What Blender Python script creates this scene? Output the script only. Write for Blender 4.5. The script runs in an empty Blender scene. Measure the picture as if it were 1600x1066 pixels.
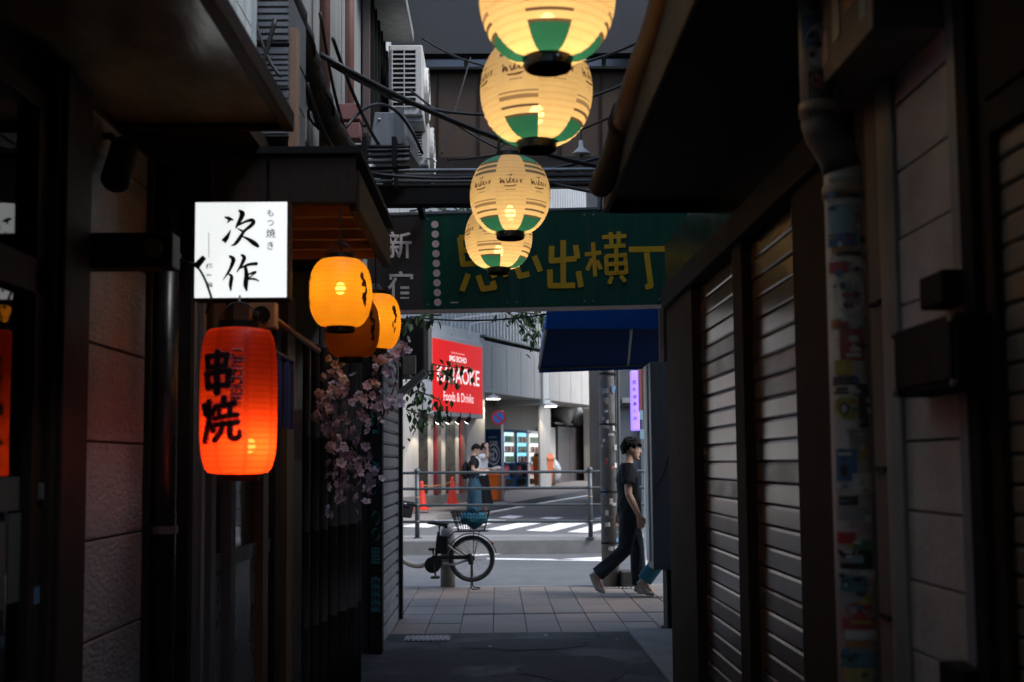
import bpy, bmesh, math, random
from mathutils import Vector, Matrix, Euler

# ------------------------------------------------------------------ camera, world, light
S = bpy.context.scene
COL = S.collection
F = 1800.0                       # focal length in photograph pixels (1600 wide)
CAM_Z = 1.45
PITCH, YAW, ROLL = math.radians(4.3), math.radians(0.8), math.radians(-0.5)
SHIFT = (192 - F*math.tan(PITCH))/1600.0
cd = bpy.data.cameras.new('camera'); cam = bpy.data.objects.new('camera', cd); COL.objects.link(cam)
cd.sensor_width = 36; cd.lens = 36*F/1600; cd.shift_y = SHIFT; cd.clip_start = .05; cd.clip_end = 500
CM = Matrix.Rotation(-YAW, 3, 'Z') @ Matrix.Rotation(math.pi/2 + PITCH, 3, 'X') @ Matrix.Rotation(ROLL, 3, 'Z')
cam.matrix_world = Matrix.Translation((0, 0, CAM_Z)) @ CM.to_4x4()
cd.dof.use_dof = True; cd.dof.focus_distance = 8.5; cd.dof.aperture_fstop = 2.8
S.camera = cam

w = bpy.data.worlds.new('World'); S.world = w; w.use_nodes = True
nt = w.node_tree; bg = nt.nodes['Background']
sky = nt.nodes.new('ShaderNodeTexSky'); sky.sky_type = 'NISHITA'; sky.sun_disc = False
SUN_EL, SUN_ROT = math.radians(50), math.radians(112)
sky.sun_elevation = SUN_EL; sky.sun_rotation = SUN_ROT
sky.dust_density = 1.6; sky.ozone_density = 1.0; sky.air_density = 1.0
nt.links.new(sky.outputs[0], bg.inputs[0]); bg.inputs[1].default_value = 0.15
sl = bpy.data.lights.new('sun', 'SUN'); so = bpy.data.objects.new('sun', sl); COL.objects.link(so)
sl.energy = 1.5; sl.angle = math.radians(25); sl.color = (.98, .98, 1.0)
sd = Vector((math.sin(SUN_ROT)*math.cos(SUN_EL), math.cos(SUN_ROT)*math.cos(SUN_EL), math.sin(SUN_EL)))
so.rotation_euler = sd.to_track_quat('Z', 'Y').to_euler(); so.location = sd*60
S.view_settings.view_transform = 'Standard'; S.view_settings.look = 'None'
S.view_settings.gamma = 1; S.view_settings.exposure = 1.4
S.cycles.use_denoising = True; S.cycles.max_bounces = 8; S.cycles.diffuse_bounces = 4
S.cycles.glossy_bounces = 4; S.cycles.transmission_bounces = 6; S.cycles.transparent_max_bounces = 12
S.cycles.sample_clamp_indirect = 4.0; S.cycles.caustics_reflective = False; S.cycles.caustics_refractive = False

# ------------------------------------------------------------------ photograph pixel -> point of the place
CO = Vector((0, 0, CAM_Z))
def ray(px, py):
    return CM @ Vector(((px-800)/F, (533-py)/F + SHIFT*1600/F, -1))
def at(px, py, Y):
    r = ray(px, py); return CO + r*(Y/r.y)
def onX(px, py, X):
    r = ray(px, py); return CO + r*(X/r.x)
def onP(px, py, p, n):
    r = ray(px, py); return CO + r*((Vector(p)-CO).dot(n)/r.dot(n))
def dX(px, X, py=725):
    return onX(px, py, X).y

# ------------------------------------------------------------------ helpers
R = random.Random(7)
class MB:
    def __init__(s): s.v = []; s.f = []; s.m = []
    def poly(s, pts, m=0):
        n = len(s.v); s.v += [Vector(p) for p in pts]; s.f.append(list(range(n, n+len(pts)))); s.m.append(m); return s
    def raw(s, vs, fs, m=0):
        n = len(s.v); s.v += [Vector(p) for p in vs]
        for f in fs: s.f.append([i+n for i in f]); s.m.append(m)
        return s
    def box(s, x0, x1, y0, y1, z0, z1, m=0, M=None):
        vs = [Vector((x, y, z)) for x in (x0, x1) for y in (y0, y1) for z in (z0, z1)]
        if M: vs = [M @ v for v in vs]
        return s.raw(vs, [(0,1,3,2),(4,6,7,5),(0,4,5,1),(2,3,7,6),(0,2,6,4),(1,5,7,3)], m)
    def tube(s, pts, r, n=8, m=0, side=None, caps=True):
        """round or elliptical tube along pts; r number or list of numbers / (depth, width)"""
        P = [Vector(p) for p in pts]; K = len(P); rings = []; a = None
        for i in range(K):
            d = (P[min(i+1, K-1)] - P[max(i-1, 0)])
            d = d.normalized() if d.length > 1e-9 else Vector((0, 0, 1))
            if side is not None:
                b = Vector(side); b = (b - d*b.dot(d)).normalized(); a = b.cross(d)
            else:
                if a is None: a = d.orthogonal().normalized()
                else: a = (a - d*a.dot(d)).normalized()
                b = d.cross(a)
            rr = r[i] if isinstance(r, (list, tuple)) else r
            ra, rb = rr if isinstance(rr, (list, tuple)) else (rr, rr)
            rings.append([P[i] + a*ra*math.cos(2*math.pi*k/n) + b*rb*math.sin(2*math.pi*k/n) for k in range(n)])
        o = len(s.v)
        for q in rings: s.v += q
        for i in range(K-1):
            for k in range(n):
                s.f.append([o+i*n+k, o+i*n+(k+1) % n, o+(i+1)*n+(k+1) % n, o+(i+1)*n+k]); s.m.append(m)
        if caps:
            s.f.append([o+k for k in range(n)][::-1]); s.m.append(m)
            s.f.append([o+(K-1)*n+k for k in range(n)]); s.m.append(m)
        return s
    def lathe(s, prof, n=16, m=0, c=(0, 0, 0), caps=True):
        o = len(s.v)
        for r, z in prof:
            s.v += [Vector((c[0]+r*math.cos(2*math.pi*k/n), c[1]+r*math.sin(2*math.pi*k/n), c[2]+z)) for k in range(n)]
        for i in range(len(prof)-1):
            for k in range(n):
                s.f.append([o+i*n+k, o+i*n+(k+1) % n, o+(i+1)*n+(k+1) % n, o+(i+1)*n+k])
                s.m.append(m(i, k) if callable(m) else m)
        if caps:
            mm = 0 if callable(m) else m
            s.f.append([o+k for k in range(n)][::-1]); s.m.append(mm)
            s.f.append([o+(len(prof)-1)*n+k for k in range(n)]); s.m.append(mm)
        return s
    def ell(s, c, r, n=12, k=8, m=0, M=None):
        vs = []; c = Vector(c)
        for i in range(k+1):
            t = math.pi*i/k
            for j in range(n):
                p = Vector((r[0]*math.sin(t)*math.cos(2*math.pi*j/n), r[1]*math.sin(t)*math.sin(2*math.pi*j/n), -r[2]*math.cos(t)))
                vs.append(c + (M @ p if M else p))
        fs = [(i*n+j, i*n+(j+1) % n, (i+1)*n+(j+1) % n, (i+1)*n+j) for i in range(k) for j in range(n)]
        return s.raw(vs, fs, m)
    def build(s, name, mat, parent=None, smooth=False, bevel=0, world=True):
        me = bpy.data.meshes.new(name)
        vs = s.v
        if parent is not None and world:
            L = Vector(parent['_l']); rz = parent['_r']; Q = Matrix.Rotation(-rz, 3, 'Z')
            vs = [Q @ (v - L) for v in vs]
        me.from_pydata([tuple(v) for v in vs], [], s.f)
        for q in (mat if isinstance(mat, (list, tuple)) else [mat]): me.materials.append(q)
        me.polygons.foreach_set('material_index', s.m)
        if smooth: me.polygons.foreach_set('use_smooth', [True]*len(s.f))
        me.update()
        o = bpy.data.objects.new(name, me); COL.objects.link(o)
        if parent is not None: o.parent = parent; o['_l'] = parent['_l']; o['_r'] = parent['_r']
        else: o['_l'] = (0., 0., 0.); o['_r'] = 0.
        if bevel:
            b = o.modifiers.new('bevel', 'BEVEL'); b.width = bevel; b.segments = 2; b.limit_method = 'ANGLE'
        return o
def tag(o, label=None, cat=None, group=None, kind=None):
    if label: o['label'] = label
    if cat: o['category'] = cat
    if group: o['group'] = group
    if kind: o['kind'] = kind
    return o
def thing(name, label, cat, loc=(0, 0, 0), rz=0., group=None):
    o = bpy.data.objects.new(name, None); COL.objects.link(o)
    o.location = loc; o.rotation_euler = (0, 0, rz); o.empty_display_size = .1
    o['_l'] = tuple(float(c) for c in loc); o['_r'] = float(rz)
    return tag(o, label, cat, group)
def clone(o, parent=None):
    c = o.copy(); COL.objects.link(c)
    if parent is not None: c.parent = parent
    for ch in list(o.children): clone(ch, c)
    return c
def link_copy(o, name, parent, loc, rot=(0, 0, 0), sc=1.0):
    """a copy that shares its mesh; loc in the parent's own frame"""
    c = bpy.data.objects.new(name, o.data); COL.objects.link(c); c.parent = parent
    c.location = loc; c.rotation_euler = rot; c.scale = (sc,)*3 if isinstance(sc, (int, float)) else sc
    c['_l'] = parent['_l']; c['_r'] = parent['_r']
    for md in o.modifiers:
        if md.type == 'BEVEL':
            b = c.modifiers.new('bevel', 'BEVEL'); b.width = md.width; b.segments = md.segments; b.limit_method = 'ANGLE'
    return c
def structure(o): o['kind'] = 'structure'; return o
def drape(p0, p1, sag, n=14):
    p0, p1 = Vector(p0), Vector(p1)
    return [p0.lerp(p1, i/n) - Vector((0, 0, sag*4*(i/n)*(1-i/n))) for i in range(n+1)]
def smooth_path(pts, sub=6):
    P = [Vector(p) for p in pts]; out = []
    for i in range(len(P)-1):
        a, b, c, d = P[max(i-1, 0)], P[i], P[i+1], P[min(i+2, len(P)-1)]
        for k in range(sub):
            t = k/sub
            out.append(.5*((2*b) + (c-a)*t + (2*a-5*b+4*c-d)*t*t + (3*b-a-3*c+d)*t**3))
    return out + [P[-1]]
# flat lettering -------------------------------------------------
def glyphs(body, bold=0.0, size=1.0, cuts=0, space=1.0):
    c = bpy.data.curves.new('lettering', 'FONT'); c.body = body; c.size = size; c.offset = bold; c.resolution_u = 4
    c.space_character = space
    o = bpy.data.objects.new('lettering', c); COL.objects.link(o)
    me = bpy.data.meshes.new_from_object(o.evaluated_get(bpy.context.evaluated_depsgraph_get()))
    bm = bmesh.new(); bm.from_mesh(me)
    if cuts:
        bmesh.ops.triangulate(bm, faces=bm.faces); bmesh.ops.subdivide_edges(bm, edges=bm.edges, cuts=cuts, use_grid_fill=True)
        bmesh.ops.triangulate(bm, faces=bm.faces)
    vs = [(v.co.x, v.co.y) for v in bm.verts]; bm.verts.index_update()
    fs = [[v.index for v in f.verts] for f in bm.faces]
    bm.free(); bpy.data.objects.remove(o); bpy.data.curves.remove(c); bpy.data.meshes.remove(me)
    if vs:
        x0, x1 = min(v[0] for v in vs), max(v[0] for v in vs); y0, y1 = min(v[1] for v in vs), max(v[1] for v in vs)
    else: x0 = x1 = y0 = y1 = 0
    return vs, fs, (x0, x1, y0, y1)
def fit_text(body, box, bold=0.0, cuts=0, space=1.0):
    """glyph outline scaled into box (u0,u1,v0,v1)"""
    vs, fs, b = glyphs(body, bold, 1.0, cuts, space)
    u0, u1, v0, v1 = box
    return [(u0+(x-b[0])/(b[1]-b[0])*(u1-u0), v0+(y-b[2])/(b[3]-b[2])*(v1-v0)) for x, y in vs], fs
def brush(strokes, sub=6):
    """strokes: lists of (x, y, width) -> flat 2-D ribbons with round ends"""
    V, Fc = [], []
    for st in strokes:
        P = [Vector((p[0], p[1], p[2] if len(p) > 2 else 1)) for p in st]
        C = smooth_path(P, sub) if len(P) > 2 else [P[0].lerp(P[1], k/8) for k in range(9)]
        for i, p in enumerate(C):
            d = (C[min(i+1, len(C)-1)] - C[max(i-1, 0)]); d = Vector((d.x, d.y)); d = d.normalized() if d.length else Vector((1, 0))
            nn = Vector((-d.y, d.x))*max(p.z, 1e-4)/2
            V += [(p.x+nn.x, p.y+nn.y), (p.x-nn.x, p.y-nn.y)]
            if i:
                k = len(V); Fc.append([k-4, k-3, k-1, k-2])
        for p in (C[0], C[-1]):
            k = len(V); r = max(p.z, 1e-4)/2
            V += [(p.x+r*math.cos(t*math.pi/5), p.y+r*math.sin(t*math.pi/5)) for t in range(10)]
            Fc.append(list(range(k, k+10)))
    return V, Fc
def hard(strokes, wd):
    """straight strokes of even width with square ends and mitre discs"""
    V, Fc = [], []
    for st in strokes:
        for a, b in zip(st, st[1:]):
            a, b = Vector(a), Vector(b); d = (b-a).normalized(); n = Vector((-d.y, d.x))*wd/2; e = d*wd*.12
            k = len(V); V += [tuple(a+n-e), tuple(a-n-e), tuple(b-n+e), tuple(b+n+e)]; Fc.append([k, k+1, k+2, k+3])
        for p in st[1:-1]:
            k = len(V); V += [(p[0]+wd/2*math.cos(t*math.pi/5), p[1]+wd/2*math.sin(t*math.pi/5)) for t in range(10)]
            Fc.append(list(range(k, k+10)))
    return V, Fc

# ------------------------------------------------------------------ materials
def mat(name, col, rough=.6, metal=0., var=.25, scale=6., bump=.0, bscale=40., spec=.5, dirt=0., dirtcol=(.03, .027, .022), streak=False, rvar=.15, stretch=(1, 1, 1)):
    m = bpy.data.materials.new(name); m.use_nodes = True; N = m.node_tree.nodes; L = m.node_tree.links
    p = N['Principled BSDF']; p.inputs['Metallic'].default_value = metal; p.inputs['Specular IOR Level'].default_value = spec
    tc = N.new('ShaderNodeTexCoord'); mp = N.new('ShaderNodeMapping'); mp.inputs['Scale'].default_value = stretch
    geo = N.new('ShaderNodeNewGeometry'); L.new(geo.outputs['Position'], mp.inputs['Vector'])
    n1 = N.new('ShaderNodeTexNoise'); n1.inputs['Scale'].default_value = scale; n1.inputs['Detail'].default_value = 6; n1.inputs['Roughness'].default_value = .65
    L.new(mp.outputs[0], n1.inputs['Vector'])
    mx = N.new('ShaderNodeMix'); mx.data_type = 'RGBA'
    mx.inputs['A'].default_value = tuple(c*(1-var) for c in col)+(1,); mx.inputs['B'].default_value = tuple(min(1, c*(1+var)) for c in col)+(1,)
    L.new(n1.outputs['Fac'], mx.inputs['Factor']); out = mx.outputs['Result']
    if dirt:
        n2 = N.new('ShaderNodeTexNoise'); n2.inputs['Scale'].default_value = 2.2; n2.inputs['Detail'].default_value = 8; n2.inputs['Roughness'].default_value = .7
        m2 = N.new('ShaderNodeMapping'); m2.inputs['Scale'].default_value = (5, 5, .5) if streak else (1, 1, 1)
        L.new(geo.outputs['Position'], m2.inputs['Vector']); L.new(m2.outputs[0], n2.inputs['Vector'])
        rp = N.new('ShaderNodeValToRGB'); rp.color_ramp.elements[0].position = .42; rp.color_ramp.elements[1].position = .72
        rp.color_ramp.elements[1].color = (dirt,)*3+(1,); rp.color_ramp.elements[0].color = (0, 0, 0, 1)
        L.new(n2.outputs['Fac'], rp.inputs[0])
        m3 = N.new('ShaderNodeMix'); m3.data_type = 'RGBA'; m3.inputs['B'].default_value = dirtcol+(1,)
        L.new(rp.outputs[0], m3.inputs['Factor']); L.new(out, m3.inputs['A']); out = m3.outputs['Result']
    L.new(out, p.inputs['Base Color'])
    mr = N.new('ShaderNodeMapRange'); mr.inputs['To Min'].default_value = max(0.02, rough-rvar); mr.inputs['To Max'].default_value = min(1, rough+rvar)
    L.new(n1.outputs['Fac'], mr.inputs['Value']); L.new(mr.outputs[0], p.inputs['Roughness'])
    if bump:
        n3 = N.new('ShaderNodeTexNoise'); n3.inputs['Scale'].default_value = bscale; n3.inputs['Detail'].default_value = 4
        L.new(mp.outputs[0], n3.inputs['Vector'])
        b = N.new('ShaderNodeBump'); b.inputs['Strength'].default_value = min(bump, 1); b.inputs['Distance'].default_value = .01
        L.new(n3.outputs['Fac'], b.inputs['Height']); L.new(b.outputs[0], p.inputs['Normal'])
    return m
def glow(name, col, strength, var=.1, scale=8):
    """a lit surface: sign face, screen, lamp"""
    m = bpy.data.materials.new(name); m.use_nodes = True; N = m.node_tree.nodes; L = m.node_tree.links
    p = N['Principled BSDF']; p.inputs['Roughness'].default_value = .5; p.inputs['Specular IOR Level'].default_value = .15
    g = N.new('ShaderNodeTexCoord'); n1 = N.new('ShaderNodeTexNoise'); n1.inputs['Scale'].default_value = scale
    L.new(g.outputs['Object'], n1.inputs['Vector'])
    mx = N.new('ShaderNodeMix'); mx.data_type = 'RGBA'; mx.inputs['A'].default_value = tuple(c*(1-var) for c in col)+(1,); mx.inputs['B'].default_value = tuple(min(1, c*(1+var)) for c in col)+(1,)
    L.new(n1.outputs['Fac'], mx.inputs['Factor']); L.new(mx.outputs['Result'], p.inputs['Base Color'])
    L.new(mx.outputs['Result'], p.inputs['Emission Color']); p.inputs['Emission Strength'].default_value = strength
    return m
def paper(name, col, trans=.85, clear=.0, ctint=(1, 1, 1)):
    """lantern paper: lets the lamp inside shine through, no light of its own"""
    m = bpy.data.materials.new(name); m.use_nodes = True; N = m.node_tree.nodes; L = m.node_tree.links
    out = N['Material Output']; N.remove(N['Principled BSDF'])
    tc = N.new('ShaderNodeTexCoord'); n1 = N.new('ShaderNodeTexNoise'); n1.inputs['Scale'].default_value = 14; n1.inputs['Detail'].default_value = 6
    L.new(tc.outputs['Object'], n1.inputs['Vector'])
    mx = N.new('ShaderNodeMix'); mx.data_type = 'RGBA'; mx.inputs['A'].default_value = tuple(c*.82 for c in col)+(1,); mx.inputs['B'].default_value = tuple(min(1, c*1.12) for c in col)+(1,)
    L.new(n1.outputs['Fac'], mx.inputs['Factor'])
    t = N.new('ShaderNodeBsdfTranslucent'); d = N.new('ShaderNodeBsdfDiffuse'); g = N.new('ShaderNodeBsdfGlossy'); g.inputs['Roughness'].default_value = .45
    L.new(mx.outputs['Result'], t.inputs[0]); L.new(mx.outputs['Result'], d.inputs[0])
    a = N.new('ShaderNodeMixShader'); a.inputs[0].default_value = trans; L.new(d.outputs[0], a.inputs[1]); L.new(t.outputs[0], a.inputs[2])
    b = N.new('ShaderNodeMixShader'); b.inputs[0].default_value = .03; L.new(a.outputs[0], b.inputs[1]); L.new(g.outputs[0], b.inputs[2])
    last = b
    if clear:
        tr = N.new('ShaderNodeBsdfTransparent'); tr.inputs[0].default_value = ctint+(1,); c = N.new('ShaderNodeMixShader'); c.inputs[0].default_value = clear
        L.new(b.outputs[0], c.inputs[1]); L.new(tr.outputs[0], c.inputs[2]); last = c
    L.new(last.outputs[0], out.inputs[0]); return m
def glassmat(name, tint=(.8, .85, .85), rough=.03, ior=1.9):
    m = bpy.data.materials.new(name); m.use_nodes = True; N = m.node_tree.nodes; L = m.node_tree.links
    out = N['Material Output']; N.remove(N['Principled BSDF'])
    t = N.new('ShaderNodeBsdfTransparent'); t.inputs[0].default_value = tint+(1,)
    g = N.new('ShaderNodeBsdfGlossy'); g.inputs['Roughness'].default_value = rough
    nz = N.new('ShaderNodeTexNoise'); nz.inputs['Scale'].default_value = 3; bp = N.new('ShaderNodeBump'); bp.inputs['Strength'].default_value = .04; bp.inputs['Distance'].default_value = .02
    L.new(nz.outputs['Fac'], bp.inputs['Height']); L.new(bp.outputs[0], g.inputs['Normal'])
    fr = N.new('ShaderNodeFresnel'); fr.inputs[0].default_value = ior
    geo = N.new('ShaderNodeNewGeometry'); inv = N.new('ShaderNodeMath'); inv.operation = 'SUBTRACT'; inv.inputs[0].default_value = 1; L.new(geo.outputs['Backfacing'], inv.inputs[1])   # the far face of a pane adds no second mirror
    ml = N.new('ShaderNodeMath'); ml.operation = 'MULTIPLY'; L.new(fr.outputs[0], ml.inputs[0]); L.new(inv.outputs[0], ml.inputs[1])
    x = N.new('ShaderNodeMixShader'); L.new(ml.outputs[0], x.inputs[0]); L.new(t.outputs[0], x.inputs[1]); L.new(g.outputs[0], x.inputs[2])
    L.new(x.outputs[0], out.inputs[0]); return m

M = {}
M['asphalt'] = mat('alley_asphalt', (.032, .034, .036), .7, var=.6, scale=7, bump=.8, bscale=160, dirt=.6, dirtcol=(.055, .052, .048))
def crack(m, scale=1.6, width=.012):
    """dark branching cracks and smoother damp patches in the paving sheet"""
    N = m.node_tree.nodes; L = m.node_tree.links; p = N['Principled BSDF']
    geo = N.new('ShaderNodeNewGeometry'); nz = N.new('ShaderNodeTexNoise'); nz.inputs['Scale'].default_value = 3; nz.inputs['Detail'].default_value = 6
    ad = N.new('ShaderNodeMixRGB'); ad.blend_type = 'ADD'; ad.inputs[0].default_value = .35
    L.new(geo.outputs['Position'], nz.inputs['Vector']); L.new(geo.outputs['Position'], ad.inputs[1]); L.new(nz.outputs['Color'], ad.inputs[2])
    v = N.new('ShaderNodeTexVoronoi'); v.feature = 'DISTANCE_TO_EDGE'; v.inputs['Scale'].default_value = scale; L.new(ad.outputs[0], v.inputs['Vector'])
    r = N.new('ShaderNodeMapRange'); r.inputs['From Max'].default_value = width; r.inputs['To Min'].default_value = .25; L.new(v.outputs['Distance'], r.inputs['Value'])
    mul = N.new('ShaderNodeMixRGB'); mul.blend_type = 'MULTIPLY'; mul.inputs[0].default_value = 1
    src = p.inputs['Base Color'].links[0].from_socket; L.new(src, mul.inputs[1]); L.new(r.outputs[0], mul.inputs[2]); L.new(mul.outputs[0], p.inputs['Base Color'])
    w2 = N.new('ShaderNodeTexNoise'); w2.inputs['Scale'].default_value = 1.3; w2.inputs['Detail'].default_value = 3; L.new(geo.outputs['Position'], w2.inputs['Vector'])
    rr = N.new('ShaderNodeMapRange'); rr.inputs['From Min'].default_value = .48; rr.inputs['From Max'].default_value = .6; rr.inputs['To Min'].default_value = .85; rr.inputs['To Max'].default_value = .6
    L.new(w2.outputs['Fac'], rr.inputs['Value']); L.new(rr.outputs[0], p.inputs['Roughness'])
crack(M['asphalt'])
M['road'] = mat('road_asphalt', (.095, .10, .102), .8, var=.4, scale=3, bump=.3, bscale=120, dirt=.6, dirtcol=(.06, .06, .06))
M['paving'] = [mat('paving_%d' % i, c, .7, var=.22, scale=12, bump=.3, bscale=90, dirt=.5, dirtcol=(.09, .08, .07)) for i, c in enumerate([(.19, .155, .128), (.165, .142, .122), (.21, .16, .125), (.15, .132, .117)])]
M['joint'] = mat('joint_mortar', (.04, .038, .035), .9, bump=.3)
M['paint_white'] = mat('road_paint', (.76, .76, .74), .6, var=.2, scale=10, dirt=.6, dirtcol=(.3, .3, .3))
M['concrete'] = mat('concrete', (.22, .215, .205), .85, var=.25, scale=5, bump=.3, bscale=60, dirt=.5, dirtcol=(.1, .095, .09))
M['kerb'] = mat('kerb_stone', (.19, .19, .185), .85, var=.25, scale=6, bump=.3, dirt=.4, dirtcol=(.09, .09, .088))
M['wood_dark'] = mat('dark_wood', (.028, .019, .014), .65, var=.5, scale=5, bump=.3, bscale=30, stretch=(6, 6, .7), spec=.2)
M['wood_brown'] = mat('brown_wood', (.19, .105, .05), .5, var=.45, scale=5, bump=.25, bscale=30, stretch=(1, .6, 4))
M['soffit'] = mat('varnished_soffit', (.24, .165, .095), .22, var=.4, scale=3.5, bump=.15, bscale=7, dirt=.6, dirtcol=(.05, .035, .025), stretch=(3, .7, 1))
M['black'] = mat('black_paint', (.011, .011, .011), .7, var=.4, bump=.1, spec=.15)
M['blackgloss'] = mat('black_gloss', (.012, .012, .013), .3, var=.3)
M['strip'] = mat('dark_strip', (.055, .045, .038), .8, var=.3, bump=.3)
M['black_plastic'] = mat('black_plastic', (.010, .010, .011), .7, var=.3, spec=.15)
M['steel'] = mat('galvanised_steel', (.22, .235, .245), .5, .6, var=.3, scale=9, dirt=.5, dirtcol=(.07, .065, .06), streak=True)
M['grey_metal'] = mat('grey_painted_metal', (.11, .12, .125), .45, var=.25, dirt=.4, streak=True)
M['panel'] = mat('textured_wall_panel', (.29, .30, .305), .38, var=.3, scale=8, bump=.8, bscale=26, dirt=.5, dirtcol=(.06, .055, .05), stretch=(1, 1, 2.2))
M['siding'] = mat('pale_siding', (.55, .62, .64), .55, var=.12, scale=3, dirt=.6, dirtcol=(.12, .13, .13), streak=True)
M['siding2'] = mat('grey_siding', (.22, .235, .23), .6, var=.2, scale=3, dirt=.6, dirtcol=(.08, .085, .08), streak=True)
M['brownwall'] = mat('brown_board', (.042, .021, .009), .7, var=.3, scale=2, dirt=.5)
M['shutter'] = mat('brown_shutter', (.13, .075, .047), .22, .0, var=.15, scale=4, bump=.06, bscale=3.5, dirt=.3, dirtcol=(.10, .075, .055), streak=True, spec=.45, rvar=.05)
M['shutter_grey'] = mat('grey_shutter', (.27, .255, .25), .5, .3, var=.3, scale=14, bump=.2, bscale=30, dirt=.6, dirtcol=(.09, .08, .075))
M['shutter_tan'] = mat('tan_shutter', (.2, .165, .125), .45, var=.25, scale=8, bump=.1, dirt=.5, dirtcol=(.07, .06, .05), streak=True)
M['brownframe'] = mat('brown_frame', (.032, .02, .013), .75, var=.35, scale=6, dirt=.4, spec=.12)
M['tile'] = mat('wall_tile', (.5, .49, .49), .5, var=.15, scale=10, bump=.35, bscale=45, dirt=.55, dirtcol=(.12, .105, .095))
M['blue'] = mat('blue_canvas', (.008, .10, .42), .85, var=.25, scale=5, bump=.4, bscale=6, spec=.1)
M['green'] = mat('green_board', (.004, .06, .034), .6, var=.3, scale=4, dirt=.65, dirtcol=(.006, .02, .016), streak=True, spec=.15)
M['yellow'] = mat('mustard_paint', (.52, .30, .012), .6, var=.15, spec=.2)
M['pale'] = mat('pale_letter_paint', (.75, .66, .63), .5, var=.1)
M['pink'] = mat('pale_pink_paint', (.62, .46, .43), .5, var=.1)
M['darkboard'] = mat('dark_brown_board', (.02, .012, .009), .45, var=.3)
M['trim'] = mat('pale_trim', (.34, .25, .2), .5, var=.2)
M['ink'] = mat('black_ink', (.008, .008, .008), .6, var=.2)
M['cap'] = mat('lantern_cap', (.01, .01, .01), .35, var=.3)
M['cable'] = mat('black_cable', (.012, .012, .013), .5, var=.3)
M['rail'] = mat('rail_paint', (.055, .068, .072), .45, .2, var=.2, dirt=.3, dirtcol=(.11, .08, .06))
M['skin'] = mat('skin', (.44, .27, .19), .55, var=.08)
M['hair'] = mat('hair', (.012, .010, .009), .8, var=.4, scale=60, bump=.15, bscale=60, spec=.1)
M['tee'] = mat('black_cotton', (.013, .014, .017), .9, var=.35, scale=9, bump=1.0, bscale=16, spec=.15)
M['jeans'] = mat('dark_denim', (.017, .022, .028), .9, var=.4, scale=9, bump=1.0, bscale=14, spec=.15)
M['denim'] = mat('blue_denim', (.03, .065, .095), .9, var=.35, scale=8, bump=1.0, bscale=14, spec=.15)
M['teal'] = mat('teal_cloth', (.01, .12, .17), .8, var=.3, scale=12, bump=.3, bscale=40)
M['shoe'] = mat('grey_shoe', (.3, .29, .27), .7, var=.15)
M['white_cloth'] = mat('white_cloth', (.7, .7, .69), .8, var=.1)
M['white'] = mat('white_paint', (.66, .65, .62), .55, var=.08, scale=3, dirt=.25, dirtcol=(.35, .34, .32), streak=True)
M['cream'] = mat('cream_wall', (.5, .475, .44), .7, var=.12, scale=2, dirt=.55, dirtcol=(.3, .28, .26), streak=True)
M['greige'] = mat('greige_wall', (.27, .25, .23), .75, var=.1, scale=2, dirt=.35, dirtcol=(.15, .14, .13), streak=True)
M['corr'] = mat('corrugated_grey', (.36, .37, .37), .5, .2, var=.12, scale=2, dirt=.4, dirtcol=(.17, .17, .17), streak=True)
M['red'] = mat('red_enamel', (.62, .012, .012), .4, var=.08)
M['darkred'] = mat('dark_red', (.25, .012, .015), .5, var=.2)
M['orange'] = mat('orange_plastic', (.75, .14, .012), .4, var=.1)
M['conecol'] = mat('cone_plastic', (.78, .055, .03), .5, var=.1)
M['navy'] = mat('navy_enamel', (.005, .055, .17), .5, var=.12, spec=.2)
M['darkglass'] = mat('dark_window', (.018, .018, .02), .08, var=.3, spec=.8)
M['glass'] = glassmat('window_glass'); M['clearglass'] = glassmat('display_glass', (.95, .97, .97), .02, 1.3)
M['leafs'] = [mat('leaf_%d' % i, c, .5, var=.3, scale=20) for i, c in enumerate([(.035, .085, .022), (.05, .105, .03), (.028, .065, .02)])]
M['litter'] = mat('litter_paper', (.3, .29, .27), .8, var=.2)
M['blossoms'] = [mat('blossom_%d' % i, c, .7, var=.15, scale=20) for i, c in enumerate([(.70, .56, .62), (.64, .54, .66), (.76, .65, .68)])]
M['twig'] = mat('twig', (.03, .022, .016), .8, var=.3)
M['stick'] = {k: mat('sticker_'+k, c, .55, var=.3, scale=60, dirt=.6, dirtcol=(.3, .28, .26)) for k, c in dict(white=(.62, .6, .56), red=(.42, .04, .045), black=(.02, .02, .02), blue=(.05, .16, .34), yellow=(.46, .36, .06), teal=(.05, .2, .23), cyan=(.25, .42, .5), pink=(.5, .32, .32), grey=(.32, .31, .3), orange=(.45, .2, .06), green=(.09, .22, .12)).items()}
M['bamboo'] = mat('black_bamboo', (.014, .012, .010), .75, var=.4)
M['door'] = mat('blue_grey_door', (.2, .22, .25), .3, var=.2, dirt=.4, streak=True)
M['shaded_canvas'] = mat('navy_shaded_canvas', (.004, .028, .12), .9, var=.35, scale=3, spec=.05, bump=.5, bscale=5)  # same canvas as the valance; its underside shade is put into this darker blue
M['ac'] = mat('ac_casing', (.52, .52, .5), .5, var=.1, dirt=.45, dirtcol=(.22, .21, .19), streak=True)
M['beige'] = mat('beige_frame', (.42, .37, .32), .3, .1, var=.1)
M['rubber'] = mat('rubber', (.012, .012, .012), .7, var=.2)
M['chrome'] = mat('chrome', (.45, .45, .45), .25, .9, var=.1)
M['dirtybrown'] = mat('weathered_board', (.14, .125, .11), .7, var=.35, scale=5, bump=.4, bscale=30, dirt=.6, dirtcol=(.05, .045, .04), stretch=(4, 4, .8))

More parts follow.
